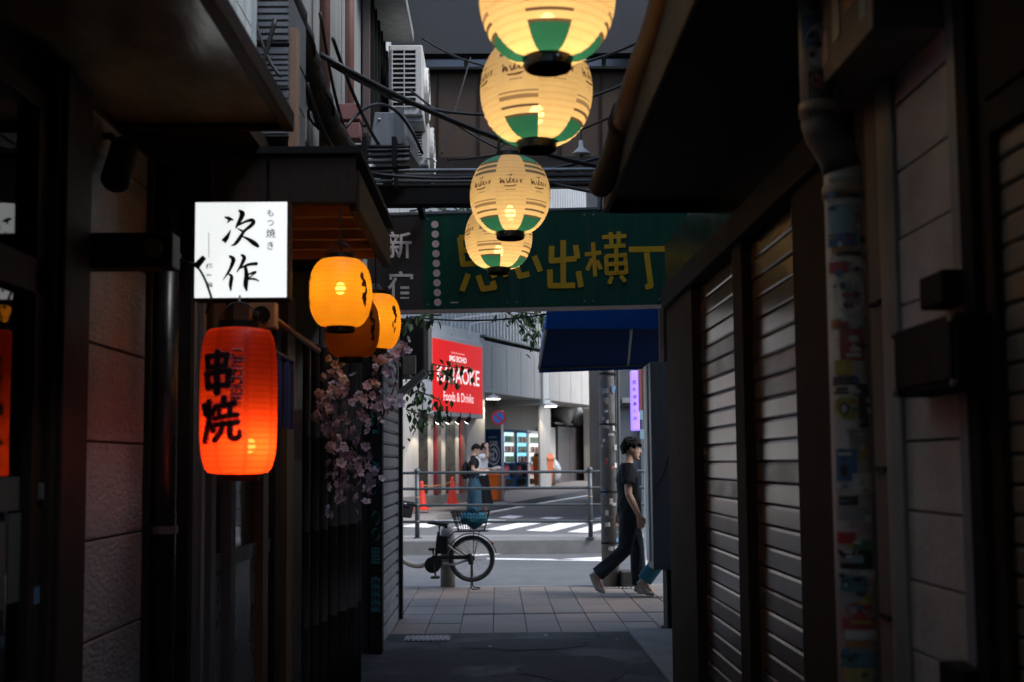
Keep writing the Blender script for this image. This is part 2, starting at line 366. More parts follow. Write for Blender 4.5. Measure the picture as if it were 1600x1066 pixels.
# ================================================================== THE SETTING
D_PAVE0, D_PAVE1, D_ROAD1 = 10.05, 13.95, 19.3
RZ = -.05                                              # road level
structure(MB().box(-12, 12, -15, D_PAVE0, -.3, 0).build('alley_ground', M['asphalt']))
pav = structure(MB().box(-14, 14, D_PAVE0+.004, D_PAVE1-.15, -.3, -.012).build('pavement', M['joint']))
# paving slabs, each its own piece
slab = {}
def slab_mesh(k, wx, wy):
    if (k, wx, wy) not in slab:
        m = MB().box(-wx/2, wx/2, -wy/2, wy/2, -.04, .0); o = m.build('paving_tile', M['paving'][k] if wy > .1 else M['strip'], None, bevel=.004)
        slab[(k, wx, wy)] = o.data; COL.objects.unlink(o); bpy.data.objects.remove(o)
    return slab[(k, wx, wy)]
RW = [.62, .62, .07, .62, .62, .62, .56]
y = D_PAVE0+.01
for r, wy in enumerate(RW):
    x = -2.4 
    while x < 3.3:
        wx = .295 if wy > .1 else .295
        k = R.choice([0, 0, 1, 1, 2, 3]) if wy > .1 else 3
        o = bpy.data.objects.new('paving_tile', slab_mesh(k, round(wx-.006, 4), round(wy-.006, 4))); COL.objects.link(o); o.parent = pav
        o.location = (x+wx/2, y+wy/2, R.uniform(-.003, .003)); o.rotation_euler = (R.uniform(-.003, .003), R.uniform(-.003, .003), 0)
        b = o.modifiers.new('bevel', 'BEVEL'); b.width = .004; b.segments = 1
        x += wx
    y += wy
rest = MB()
for x0, x1 in ((-14, -2.6), (3.4, 14)): rest.box(x0, x1, D_PAVE0+.006, D_PAVE1-.16, -.04, -.002)
tag(rest.build('paving_beyond', M['paving'][1], pav), kind='stuff')
kb = structure(MB().box(-14, 14, D_PAVE1-.145, D_PAVE1, -.3, .002).build('kerb', M['kerb'], bevel=.012))
structure(MB().box(-60, 60, D_PAVE1, 21.2, -.4, RZ).build('road', M['road']))
# the street across rises gently away from the island
SL = .035
def gz(Y): return RZ if Y < 21 else RZ + SL*(Y-21)
g = MB()
ys = [21.2, 26, 32, 40, 60, 120]
for a, b_ in zip(ys, ys[1:]):
    g.poly([(-90, a, gz(a)), (90, a, gz(a)), (90, b_, gz(b_)), (-90, b_, gz(b_))])
structure(g.build('side_street', M['road']))
GN = Vector((0, -SL, 1)).normalized(); GP = Vector((0, 21, RZ))
def onG(px, py):
    p = onP(px, py, (0, 0, RZ), Vector((0, 0, 1)))
    return p if 0 < p.y < 21 else onP(px, py, GP, GN)
def paint(name, quads, lift=.005):
    m = MB()
    for q in quads: m.poly([onG(*p)+Vector((0, 0, lift)) for p in q])
    return m.build(name, M['paint_white'])
Z2 = lambda pts: [(600+x/3.478, 700+y_/3.478) for x, y_ in pts]
for q in ([(0, 548), (230, 548), (225, 562), (0, 562)], [(470, 590), (920, 560), (860, 560), (480, 572)], [(560, 600), (1300, 610), (1300, 619), (560, 607)], [(900, 608), (1300, 588), (1300, 604), (1000, 610)]):
    structure(paint('lane_marking', [Z2(q)]))
for q in ([(60, 428), (240, 434), (400, 393), (250, 394)], [(370, 436), (450, 441), (670, 393), (560, 391)], [(550, 444), (660, 449), (895, 402), (770, 400)], [(770, 450), (910, 456), (1120, 405), (985, 402)], [(995, 458), (1115, 463), (1290, 414), (1170, 412)],
          [(100, 392), (160, 394), (200, 382), (120, 380)], [(205, 371), (330, 374), (365, 360), (260, 358)], [(620, 380), (705, 384), (760, 372), (680, 367)], [(840, 384), (930, 388), (980, 378), (880, 377)], [(1130, 388), (1180, 390), (1300, 366), (1210, 368)]):
    structure(paint('crosswalk_stripe', [Z2(q)]))
structure(paint('edge_line', [Z2([(560, 349), (585, 353), (870, 301), (850, 298)]), Z2([(870, 301), (850, 298), (1230, 237), (1232, 242)])]))
# traffic island with kerb face
isl = MB().box(-30, 30, 19.35, 20.6, RZ-.1, .20, M=Matrix.Rotation(math.radians(-1.2), 4, 'Z')).build('traffic_island', M['kerb'], bevel=.03); structure(isl)

# ------------------------------------------------------------------ LEFT SIDE of the alley
XL = -1.42
T = thing('tavern_building', 'dark tavern front with textured grey panels, glazed door and varnished soffit', 'building', (-2.5, 3, 0))
MB().box(-4, -1.9, -14, 5.25, 0, 2.75).box(-1.9, XL-.02, 3.62, 5.25, 0, 2.75).build('wall', M['joint'], T)
MB().box(-1.9, XL-.02, -14, 1.6, 0, 2.75).build('wall', M['wood_dark'], T)
MB().box(-1.9, XL-.02, 1.6, 3.62, 2.62, 2.75).build('lintel', M['wood_dark'], T)
PH = .347; z = .02 + 0.0
zj = onX(112, 688, XL).z                                # a joint at eye level in the photograph
k0 = math.floor(zj/PH)
z = zj - k0*PH - PH
while z < 2.7:
    z0, z1 = max(z, 0.01)+.004, min(z+PH, 2.72)-.004
    if z1 > z0+.03: MB().box(XL-.02, XL+R.uniform(-.001, .001), 3.87, 4.66, z0, z1).build('wall_panel', M['panel'], T, bevel=.004)
    z += PH
MB().box(XL-.03, XL+.05, 3.575, 3.885, 0, 2.74).build('door_post', M['wood_dark'], T, bevel=.006)
MB().box(XL-.02, XL+.07, 3.60, 3.68, 0, 2.74).build('door_post', M['wood_dark'], T, bevel=.006)
MB().box(XL-.04, -1.10, 3.90, 4.00, 2.13, 2.25).build('bracket_beam', M['wood_dark'], T, bevel=.006)
MB().tube([(-1.16, 3.895, 2.19), (-1.16, 3.87, 2.19)], .032, 14).build('bolt_cap', M['wood_brown'], T, smooth=False)
# glazed door with rails
dz = onX(30, 340, XL).z
fr = MB().box(XL-.03, XL+.02, 1.6, 3.575, 1.98, 2.09).box(XL-.03, XL+.02, 1.6, 3.575, 0, .82).box(XL-.03, XL+.02, 1.6, 3.575, 2.56, 2.62).box(XL-.03, XL+.02, 3.50, 3.575, .82, 2.56).box(XL-.03, XL+.02, 1.6, 1.7, .82, 2.56)
dr = thing('glazed_door', 'dark wooden shop door with glass panes and paper notices, reflecting a red lantern', 'door', (XL, 2.6, 0))
fr.build('door_frame', M['wood_dark'], dr, bevel=.004)
MB().box(XL-.018, XL-.012, 1.7, 3.5, .82, 1.98).build('pane', M['glass'], dr)
MB().box(XL-.018, XL-.012, 1.7, 3.5, 2.09, 2.56).build('pane', M['glass'], dr)
MB().box(-1.9, -1.88, 1.6, 3.62, 0, 2.62).build('dark_back_wall', M['black'], dr)  # black back wall; the unlit interior is put into its colour
for i, (x0, x1, y0, y1, lab) in enumerate([(0, 14, 815, 955, 'grey paper menu sheet stuck low on the door glass, partly cut by its neighbour'), (16, 48, 800, 945, 'wide grey paper notice stuck low on the door glass beside the blue sticker'), (4, 36, 745, 800, 'small pale paper slip stuck on the door glass above the wide notice')]):
    a, b_ = onX(x0, y1, XL+.0), onX(x1, y0, XL+.0)
    n = tag(MB().box(XL-.0115, XL-.0095, a.y, b_.y, a.z, b_.z).build('paper_notice', mat('paper_grey_%d' % i, (.07, .08, .08), .8, var=.15)), lab, 'notice', 'paper notices on the door glass')
a, b_ = onX(52, 945, XL+.02), onX(65, 915, XL+.02)
tag(MB().box(XL+.0205, XL+.0225, a.y, b_.y, a.z, b_.z).build('sticker', M['stick']['blue']), 'small blue sticker on the dark door stile', 'sticker')
a, b_ = onX(57, 782, XL+.02), onX(70, 755, XL+.02)
tag(MB().box(XL+.0205, XL+.03, a.y, b_.y, a.z, b_.z).build('bell_push', M['grey_metal'], bevel=.003), 'small grey bell push on the dark door stile', 'bell')
# soffit over the tavern
e = at(440, 192, 4.4)
SX, SZ = e.x, e.z
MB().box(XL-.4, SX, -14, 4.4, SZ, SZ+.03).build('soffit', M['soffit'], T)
MB().box(SX, SX+.045, -14, 4.43, SZ-.03, SZ+.05).build('fascia', M['wood_dark'], T, bevel=.008)
MB().box(XL-.4, SX, 4.4, 4.44, SZ-.025, SZ+.045).build('fascia', M['wood_dark'], T, bevel=.006)
MB().box(XL-.4, SX, -14, 4.4, SZ+.032, SZ+.048).build('roof_deck', M['steel'], T)
# pipe and steel channel beyond the panels
t = thing('downpipe', 'black round downpipe with clamp beside the textured grey wall panels', 'pipe', (XL+.06, 4.74, 0))
MB().tube([(XL+.06, 4.74, 0), (XL+.06, 4.74, 2.7)], .052, 16).build('pipe', M['blackgloss'], t, smooth=True)
for zz in (1.18, 2.3): MB().tube([(XL+.06, 4.74, zz), (XL+.06, 4.74, zz+.03)], .06, 16).build('clamp', M['grey_metal'], t)
t = thing('steel_post', 'grey steel channel post at the end of the tavern front', 'post', (XL+.05, 5.1, 0))
MB().box(XL-.02, XL+.10, 4.98, 5.04, 0, 2.72).build('web', M['black'], t)
MB().box(XL+.06, XL+.10, 5.045, 5.26, 0, 2.72).build('flange', M['grey_metal'], t, bevel=.004)
MB().box(XL+.105, XL+.125, 5.10, 5.12, .0, 2.6).build('cable_duct', M['grey_metal'], t)
# spotlight under soffit
c1, c2 = at(196, 225, 4.15), at(180, 285, 4.0)
t = thing('spotlight', 'black cylindrical spotlight aimed down under the varnished soffit', 'spotlight', at(165, 215, 4.1))
MB().tube([c1, c1.lerp(c2, .1), c1.lerp(c2, .95), c2], [.028, .048, .052, .046], 18).build('housing', M['black_plastic'], t, smooth=True)
a = at(136, 215, 4.12)
MB().box(a.x-.05, a.x+.03, a.y-.03, a.y+.05, a.z-.06, a.z+.06).build('junction_box', M['black_plastic'], t, bevel=.006)
MB().tube([a, c1.lerp(a, .4)+Vector((0, 0, .02)), c1.lerp(c2, .15)], .014, 8).build('arm', M['black_plastic'], t)

# upper storey of the left row -------------------------------------------------
XU = -1.07
U = thing('upper_storey', 'pale blue-grey sided upper storey above the lantern shops', 'building', (-2.5, 7, 2.8))
MB().box(-4, XU-.02, -14, 11.1, 2.92, 8).build('wall', M['siding2'], U)
z = 2.93
while z < 7:
    for y0, y1 in ((3.2, 4.98), (4.985, 5.04), (5.65, 6.35), (7.42, 7.98), (9.3, 11.08)):
        MB().box(XU-.015, XU+R.uniform(0, .002), y0, y1-.006, z+.004, z+.451).build('siding_panel', M['siding'], U, bevel=.003)
    z += .455
MB().box(XU, XU+.02, 4.97, 5.0, 2.93, 6.5).build('corner_trim', M['siding'], U)
# ribbed metal box that faces down the alley
a, b_ = at(404, 196, 5.1), at(452, 60, 5.1)
for i, (zz0, zz1) in enumerate(((a.z-.05, a.z+.16), (a.z+.17, a.z+.36), (a.z+.38, a.z+.62))):
    m = MB().box(XU, b_.x+.0, 5.1, 5.55, zz0, zz1)
    h = (zz1-zz0-.02)/7
    for k in range(7): m.box(XU+.004, b_.x-.004, 5.085, 5.1, zz0+.01+k*h, zz0+.01+k*h+h*.6)
    m.build('ribbed_cover', M['steel'], U)
MB().box(b_.x-.005, b_.x+.03, 5.12, 5.2, a.z-.1, a.z+.46).build('timber_strip', mat('raw_timber', (.3, .19, .12), .7, var=.2, stretch=(5, 5, 1)), U)
for px, wd, c in ((468, .09, 'siding2'), (520, .16, 'siding2')):
    p = onX(px, 200, XU+.02); MB().box(XU, XU+.03, p.y-wd*2, p.y+wd*2, 2.93, 6.5).build('wall_strip', M[c], U, bevel=.004)
rustpipe = mat('rust_brown_pipe', (.16, .07, .055), .6, var=.3)
for px in (507, 546):
    p = onX(px, 200, XU+.06); MB().tube([(XU+.06, p.y, 2.95), (XU+.06, p.y, 6.5)], .032, 10).build('vent_pipe', rustpipe, U, smooth=True)
p0, p1 = onX(572, 100, XU+.02), onX(592, 100, XU+.02)
wn = MB().box(XU, XU+.05, p0.y-.05, p1.y+.9, 4.15, 4.22).box(XU, XU+.05, p0.y-.05, p1.y+.9, 5.3, 5.4).box(XU, XU+.05, p0.y-.05, p0.y+.05, 4.2, 5.3).build('window_frame', mat('brown_sash', (.07, .045, .04), .5, var=.3), U)
MB().box(XU-.01, XU+.012, p0.y, p1.y+.9, 4.2, 5.3).build('pane', M['darkglass'], U)
for k in range(8):
    yy = p0.y + .1 + k*.25; MB().box(XU+.05, XU+.075, yy, yy+.03, 4.0, 5.35).build('grille_bar', M['black'], U)
MB().box(XU, XU+.32, 8.9, 10.6, 5.42, 5.52).build('hood', M['siding2'], U, bevel=.01)

# middle shop under the wooden canopy -----------------------------------------
XS = -1.40
K = thing('lantern_shop', 'narrow wooden eatery front with sliding doors under a wooden canopy', 'building', (-2.3, 6.5, 0))
MB().box(-4, XS-.06, 5.27, 8.2, 0, 2.9).build('wall', mat('shop_plaster', (.30, .19, .11), .8, var=.3, bump=.2), K)
for px0, px1, c, h in ((299, 312, 'wood_brown', 2.6), (326, 333, 'grey_metal', 2.6), (357, 364, 'grey_metal', 2.6), (408, 416, 'wood_brown', 2.6), (428, 436, 'wood_dark', 2.6), (446, 458, 'wood_brown', 2.6)):
    MB().box(XS-.06, XS+R.uniform(0.01, .03), dX(px0, XS), dX(px1, XS), 0, h).build('door_post', M[c], K, bevel=.004)
for px0, px1 in ((333, 357), (364, 408), (416, 428)):
    y0, y1 = dX(px0, XS), dX(px1, XS)
    MB().box(XS-.05, XS-.03, y0, y1, 0, .92).build('door_panel', M['door'], K, bevel=.004)
    MB().box(XS-.05, XS-.02, y0, y1, .92, 1.0).build('door_rail', M['grey_metal'], K)
    MB().box(XS-.045, XS-.039, y0, y1, 1.0, 2.05).build('pane', M['glass'], K)
    MB().box(XS-.05, XS-.02, y0, y1, 2.05, 2.5).build('transom', M['wood_brown'], K)
MB().box(-4, XS-.061, 5.27, 8.2, 0, .01).build('threshold', M['concrete'], K)
# canopy
CW = mat('bare_cedar', (.40, .24, .13), .6, var=.3, scale=4, bump=.2, stretch=(4, .6, 4))
ca = at(545, 285, 5.0)
CX, CZ = ca.x, 2.60
MB().box(XS-.06, CX, 5.02, 6.5, CZ+.06, CZ+.085).build('canopy_boards', CW, K)
for i in range(5):
    yy = 5.3+i*.27; MB().box(XS-.06, CX-.01, yy, yy+.045, CZ+.005, CZ+.058).build('canopy_rafter', CW, K, bevel=.004)
MB().box(XS-.06, CX+.03, 4.96, 5.02, CZ-.01, CZ+.20).build('canopy_fascia', M['wood_dark'], K, bevel=.006)
MB().box(CX, CX+.045, 5.02, 6.5, CZ-.03, CZ+.15).build('canopy_fascia', M['wood_dark'], K, bevel=.006)
MB().box(XS-.06, CX+.06, 4.93, 6.55, CZ+.205, CZ+.235).build('canopy_roof', M['black'], K)
MB().box(-4, XU+.05, 4.46, 11.0, CZ+.24, 2.91).build('floor_band', M['wood_dark'], K)
# blue split curtain under the canopy
nr = thing('noren_curtain', 'short dark blue split curtain hanging over the eatery door', 'curtain', (XS+.1, 6.6, 2.3))
MB().tube([(XS+.1, 6.0, 2.12), (XS+.1, 7.4, 2.12)], .012, 8).build('rod', M['wood_brown'], nr)
for k in range(4):
    y0 = 6.05+k*.33; m = MB(); pts = [(XS+.1+.012*math.sin(i*1.3+k), y0+i*.31/8) for i in range(9)]
    for (xa, ya), (xb, yb) in zip(pts, pts[1:]): m.poly([(xa, ya, 1.68), (xb, yb, 1.68), (xb, yb, 2.13), (xa, ya, 2.13)])
    m.build('curtain_panel', mat('indigo_cloth_%d' % k, (.02, .022, .09), .9, var=.2), nr)
# bamboo screen poles and dark corner beyond
C2 = thing('corner_shop', 'grey graffitied corner shop wall with roller shutter facing the alley', 'building', (-2.5, 9.6, 0))
MB().box(-4, -1.07, 8.2, 9.15, 0, 2.9).box(-4, -.93, 9.15, 11.1, 2.55, 2.9).box(-14, -.93, 10.98, 11.12, 0, 2.9).box(-14, -1.1, 10.5, 11.1, 2.9, 8).build('wall', M['siding2'], C2)
MB().box(-4, -1.0, 9.15, 10.98, 0, 2.55).build('shutter_backing', M['joint'], C2)
for y0, y1 in ((11.0, 11.13), (9.14, 9.2)): MB().box(-.97, -.90, y0, y1, 0, 2.6).build('shutter_guide', M['black'], C2)
z = .12
MB().box(-1.0, -.935, 9.2, 11.0, .0, .115).build('bottom_bar', M['shutter_grey'], C2, bevel=.006)
sm = None
while z < 2.5:
    m = MB().raw([(-1.0, 9.2, z), (-.955, 9.2, z), (-.935, 9.2, z+.02), (-.935, 9.2, z+.085), (-.955, 9.2, z+.1), (-1.0, 9.2, z+.1)] + [(-1.0, 11.0, z), (-.955, 11.0, z), (-.935, 11.0, z+.02), (-.935, 11.0, z+.085), (-.955, 11.0, z+.1), (-1.0, 11.0, z+.1)],
                 [(0, 1, 2, 3, 4, 5), (11, 10, 9, 8, 7, 6), (0, 6, 7, 1), (1, 7, 8, 2), (2, 8, 9, 3), (3, 9, 10, 4), (4, 10, 11, 5)])
    m.build('shutter_slat', M['shutter_grey'], C2)
    z += .108
for k, (px, d, r, h) in enumerate([(478, 6.6, .022, 1.75), (492, 6.75, .026, 1.9), (505, 6.9, .03, 2.4), (520, 7.2, .03, 2.45), (533, 7.4, .045, 2.3), (547, 7.6, .05, 2.4), (558, 7.9, .03, 2.3)]):
    p = at(px, 725, d); m = MB(); prof = []
    zz = 0
    while zz < h: prof += [(r, zz), (r*.97, zz+.3), (r, zz+.52), (r*1.06, zz+.53), (r, zz+.54)]; zz += .54
    m.lathe(prof, 12, 0, (p.x, p.y, 0))
    lab = ['slim bamboo pole leaning by the eatery door', 'thin dark bamboo pole next to the slim one by the eatery door', 'dark bamboo pole under the yellow lanterns', 'tall dark bamboo pole under the unlit yellow lantern', 'thick black bamboo pole below the hanging blossoms', 'thickest black pole behind the hanging blossoms', 'thin black pole against the grey graffitied wall'][k]
    tag(m.build('bamboo_pole', M['bamboo'], smooth=True), lab, 'pole', 'dark poles beside the eatery')
# pole with teal graffiti at the corner
gp = thing('painted_post', 'dark square post with teal graffiti marks beside the corner shutter', 'post', (-.93, 9.06, 0))
MB().box(-.99, -.89, 9.0, 9.12, 0, 2.75).build('post', M['black'], gp, bevel=.008)
tealink = mat('teal_ink', (.03, .2, .22), .6, var=.3)
for z0, z1, kind in ((1.62, 1.9, 0), (1.36, 1.5, 0), (1.2, 1.34, 0), (.98, 1.1, 1), (.86, .97, 1), (.68, .82, 2), (.3, .6, 2)):
    st = []
    for k in range(5 if kind != 1 else 2):
        if kind == 1: st.append([(.5+.3*math.cos(t*.9+k*3), .5+.4*math.sin(t*.9+k*3), .14) for t in range(6)])
        elif kind == 2: st.append([(.15, .1+k*.2, .07), (.5, .14+k*.2, .07), (.85, .08+k*.2, .07)]); st.append([(.15+.17*k, .1, .07), (.15+.17*k, .9, .07)])
        else: st.append([(R.uniform(.1, .9), R.uniform(.1, .9), .12), (R.uniform(.1, .9), R.uniform(.1, .9), .16), (R.uniform(.1, .9), R.uniform(.1, .9), .12)])
    V, Fc = brush(st, 4)
    MB().raw([(-.985+.09*x, 8.996, z0+(z1-z0)*y_) for x, y_ in V], Fc).build('graffiti_mark', tealink, gp)
# framed dark sign boxes sticking out at the corner
t = thing('sign_box', 'large dark sign box with wooden side at the corner shop', 'sign', (-.9, 11.3, 2.3))
a, b_ = at(612, 585, 11.2), at(662, 497, 11.2)
MB().box(a.x, b_.x, 11.2, 11.9, a.z+.0, b_.z).build('case', M['black'], t, bevel=.01)
MB().box(b_.x+.002, b_.x+.04, 11.25, 11.9, a.z+.03, b_.z-.02).build('side_board', M['dirtybrown'], t)
t = thing('projector_lamp', 'small dark tilted lamp box below the large dark sign box', 'lamp', at(640, 600, 11.0))
Mx = Matrix.Translation(at(644, 600, 11.0)) @ Matrix.Rotation(math.radians(-40), 4, 'Y')
MB().box(-.17, .17, -.1, .1, -.03, .03, M=Mx).build('housing', M['grey_metal'], t, bevel=.006)
MB().box(-.06, .06, -.05, .05, .0, .18, M=Matrix.Translation(at(640, 585, 11.05))).build('bracket', M['dirtybrown'], t)

t = thing('sky_block_roof', 'added corrugated roof out of view, keeping sky light off the alley', 'roof', (0, -6, 3.2))  # unseen roof added to block the sky over the back of the alley
MB().box(-1.6, 1.6, -14, -1.5, 3.3, 3.33).build('sheet', M['steel'], t)
for k in range(3): MB().box(-1.6, 1.6, -13+k*3.4, -12.92+k*3.4, 3.2, 3.3).build('purlin', M['wood_dark'], t)
t = thing('light_block_house', 'added dark wooden house out of view, shutting light out at the back of the alley', 'house', (0, -14.3, 0))  # unseen house added to close the alley against light from behind
MB().box(-4, 4, -15, -14.05, 0, 8).build('wall', M['wood_dark'], t)
MB().box(-.5, .5, -14.05, -14.0, 0, 2.1).build('door', M['wood_brown'], t)

# alley floor: utility covers, patches and litter
dg = thing('drain_grate', 'dark iron drain grate set in the alley floor by the corner shutter', 'drain', (-.55, 9.7, 0))
MB().box(-.78, -.40, 9.62, 9.9, .001, .006).build('frame', M['grey_metal'], dg)
for k in range(9): MB().box(-.765+k*.04, -.745+k*.04, 9.64, 9.88, .0065, .012).build('bar', M['steel'], dg)
RF = random.Random(21)
def blot(cx, cy, rx, ry, z):
    return [(cx+rx*math.cos(i*math.pi/9)*RF.uniform(.8, 1.1), cy+ry*math.sin(i*math.pi/9)*RF.uniform(.8, 1.1), z) for i in range(18)]
for cx, cy, rx, ry, c in ((.55, 8.3, .4, .6, (.024, .025, .027)), (.2, 9.4, .55, .3, (.027, .028, .029))):
    structure(MB().poly(blot(cx, cy, rx, ry, .004+.0005*cx*0)).build('asphalt_patch', mat('patch_%d' % int(cx*10+50), c, .8, var=.5, scale=14, bump=.8, bscale=150)))
for k in range(7):
    x, y_ = RF.uniform(-.85, 1.0), RF.uniform(8.2, 10.0); w_ = RF.uniform(.008, .022)
    q = [Vector((x+w_*math.cos(a+RF.uniform(-.3, .3)), y_+w_*math.sin(a), .009+RF.uniform(0, .01))) for a in (0, 1.3, 2.6, 3.9, 5.1)]
    tag(MB().poly(q).build('litter_scrap', M['litter']), 'tiny pale scrap of litter on the dark alley floor', 'litter', 'litter scraps on the alley floor')

# ------------------------------------------------------------------ RIGHT SIDE of the alley
XR = 1.10
def hexslat(x_face, x_back, y0, y1, z0, h):
    """one shutter slat: flat face with rolled edges"""
    g = h*.10
    pr = [(x_back, z0), (x_face+.004, z0+.001), (x_face, z0+g), (x_face+.001, z0+h-g*1.6), (x_face+.005, z0+h-.0035), (x_back, z0+h-.004)]
    m = MB(); n = len(pr)
    return m.raw([(x, y0, z) for x, z in pr]+[(x, y1, z) for x, z in pr], [tuple(range(n))[::-1], tuple(range(n, 2*n))] + [(i, (i+1) % n, n+(i+1) % n, n+i) for i in range(n)])
SH2 = mat('brown_shutter_worn', (.11, .068, .046), .34, var=.2, scale=6, dirt=.5, dirtcol=(.07, .055, .042), streak=True, spec=.6)
Q = thing('shuttered_shop', 'shop closed by two brown roller shutters in dark brown frames', 'building', (2, 5, 0))
ye0, ye1 = dX(1335, XR), dX(1045, XR)                       # near and far end of the shop
yA0, yA1, yB0, yB1 = dX(1268, XR+.05), dX(1181, XR+.05), dX(1166, XR+.05), dX(1099, XR+.05)
HB = 2.44
MB().box(XR+.1, 4, ye0, ye1, 0, 2.8).build('wall', M['joint'], Q)
MB().box(XR, XR+.10, ye0, yA0, 0, HB).build('jamb', M['brownframe'], Q, bevel=.006)
MB().box(XR+.005, XR+.10, yA1, yB0, 0, HB).build('mullion', M['brownframe'], Q, bevel=.004)
MB().box(XR, XR+.10, yB1, ye1, 0, HB).build('jamb', M['brownframe'], Q, bevel=.006)
MB().box(XR-.03, XR+.10, ye0, ye1, HB, HB+.13).build('header', M['black'], Q, bevel=.008)
MB().box(XR+.0, XR+.10, ye0, ye1, HB+.13, 2.86).build('fascia_panel', mat('dark_gloss_panel', (.02, .024, .022), .18, var=.3), Q)
for y0, y1 in ((yA0, yA1), (yB0, yB1)):
    z = .01
    while z < HB-.02:
        hexslat(XR+.05+R.uniform(-.001, .0015), XR+.09, y0+R.uniform(0, .004), y1-R.uniform(0, .004), z+R.uniform(-.0006, .0006), .0895).build('shutter_slat', M['shutter'] if R.random() < .75 else SH2, Q); z += .09
# eave above
e = at(952, 318, 6.0); EX, EZ = e.x, e.z
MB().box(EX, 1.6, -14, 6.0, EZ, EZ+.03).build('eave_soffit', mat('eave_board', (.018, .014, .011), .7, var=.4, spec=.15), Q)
MB().box(EX-.03, EX, -14, 6.02, EZ-.05, EZ+.2).build('eave_fascia', M['black'], Q, bevel=.01)
MB().box(EX, 1.6, 6.0, 6.03, EZ-.05, EZ+.2).build('eave_fascia', M['black'], Q, bevel=.01)
MB().box(EX, 4, -14, 6.0, EZ+.04, EZ+.2).build('eave_roof', M['grey_metal'], Q)
MB().box(XR, XR+.1, -14, -2, 0, 3).build('wall', M['joint'], Q)
# gutter pipe along the eave
t = thing('gutter_pipe', 'fat corrugated duct running along the dark eave and bending down', 'pipe', (EX-.12, 5, EZ))
pts = smooth_path([at(1060, -60, 3.6), at(1032, 40, 4.0), at(1005, 110, 4.4), at(978, 190, 5.0)], 24)
m = MB().tube(pts, [.062+.0035*(i % 2) for i in range(len(pts))], 14); m.build('duct', mat('brown_duct', (.05, .024, .011), .6, var=.4, spec=.25), t, smooth=True)
pts = smooth_path([at(974, 185, 4.98), at(962, 235, 5.2), at(938, 292, 5.6)], 12)
MB().tube(pts, .058, 14).build('elbow', mat('grey_duct', (.04, .037, .03), .7, var=.3, spec=.2), t, smooth=True)
MB().tube([at(980, 175, 4.95), at(973, 195, 5.03)], .071, 14).build('collar', M['black'], t, smooth=True)
# right upper storey
t = thing('upper_block', 'dark upper wall above the brown shuttered shop', 'building', (2.5, 3, 3))
MB().box(1.62, 4, -14, 10.3, EZ+.21, 7.0).build('wall', M['siding2'], t)
MB().box(1.60, 1.62, 1, 10.2, EZ+1.4, EZ+1.5).build('string_course', M['brownframe'], t)
# recessed return wall beyond the shutters
t = thing('street_corner_block', 'grey-brown corner wall at the street end of the alley', 'building', (2.5, 8.8, 0))
MB().box(1.58, 4, 7.32, 10.35, 0, EZ+.2).box(1.62, 14, 10.2, 10.36, 0, 6.5).build('wall', M['siding2'], t)
MB().box(1.50, 1.6, 10.15, 10.38, 0, 3.0).build('corner_post', M['brownframe'], t, bevel=.01)
MB().box(1.46, 1.50, 10.2, 10.24, 0, 2.9).build('corner_bead', M['trim'], t)
# concrete apron
a = MB().box(1.12, 1.58, 5.6, 7.9, 0, .03).box(1.12, 1.58, 7.91, 10.0, 0, .03).build('concrete_apron', M['concrete'], bevel=.006); structure(a)

# near right: stickered pipe, weathered board, tiled pier, second shutter
N_ = thing('tiled_pier', 'tiled pier with pale metal trims beside the tan shutter', 'pier', (1.4, 2.9, 0))
y13, y14, y15, y152, y156 = [dX(p, XR) for p in (1385, 1410, 1500, 1520, 1558)]
MB().box(XR+.03, 4, y156-.0, ye0-.002, 0, 3.0).build('wall', M['joint'], N_)
MB().box(XR, XR+.03, y14, y13, 0, 3).build('metal_trim', mat('pale_grey_trim', (.3, .29, .28), .5, var=.2, dirt=.4), N_, bevel=.004)
MB().box(XR, XR+.03, y152, y15, 0, 3).build('metal_trim', mat('blue_grey_trim', (.24, .27, .3), .45, .2, var=.2, dirt=.3), N_, bevel=.004)
z = onX(1460, 725, XR).z % .185 - .185 + .06
while z < 3:
    MB().box(XR+.008+R.uniform(0, .003), XR+.03, y15+.004, y14-.004, max(z, 0)+.003, z+.182).build('wall_tile', M['tile'], N_, bevel=.003); z += .185
t = thing('weathered_board', 'weathered grey timber board between the stickered pipe and tiled pier', 'board', (XR, 3.3, 0))
MB().box(XR+.01, XR+.03, y13, dX(1362, XR), 0, 3).build('board', M['dirtybrown'], t)
for zz in (.55, 1.0, 1.42, 1.9): MB().box(XR, XR+.012, y13+.02, dX(1362, XR)-.02, zz, zz+.012).build('batten', M['black'], t)
W2 = thing('tan_shutter', 'tan roller shutter in dark frame next to the tiled pier', 'shutter', (1.3, 2, 0))
MB().box(XR+.06, 4, -2, y156, 0, 3.0).build('wall', M['joint'], W2)
MB().box(XR-.01, XR+.06, dX(1540, XR), y152, 0, 3.0).build('jamb', M['black'], W2, bevel=.004)
MB().box(XR+.01, XR+.06, y156, dX(1540, XR)-.001, 0, 3.0).build('jamb', M['brownframe'], W2, bevel=.004)
zt = onX(1580, 175, XR+.03).z
MB().box(XR, XR+.06, -2, y156, zt+.05, 3.0).build('shutter_box', M['brownframe'], W2)
MB().box(XR+.01, XR+.06, -2, y156, zt-.03, zt+.048).build('header', M['black'], W2)
z = .01
while z < zt-.05:
    hexslat(XR+.03, XR+.058, .6, y156, z, .0655).build('shutter_slat', M['shutter_tan'], W2); z += .066
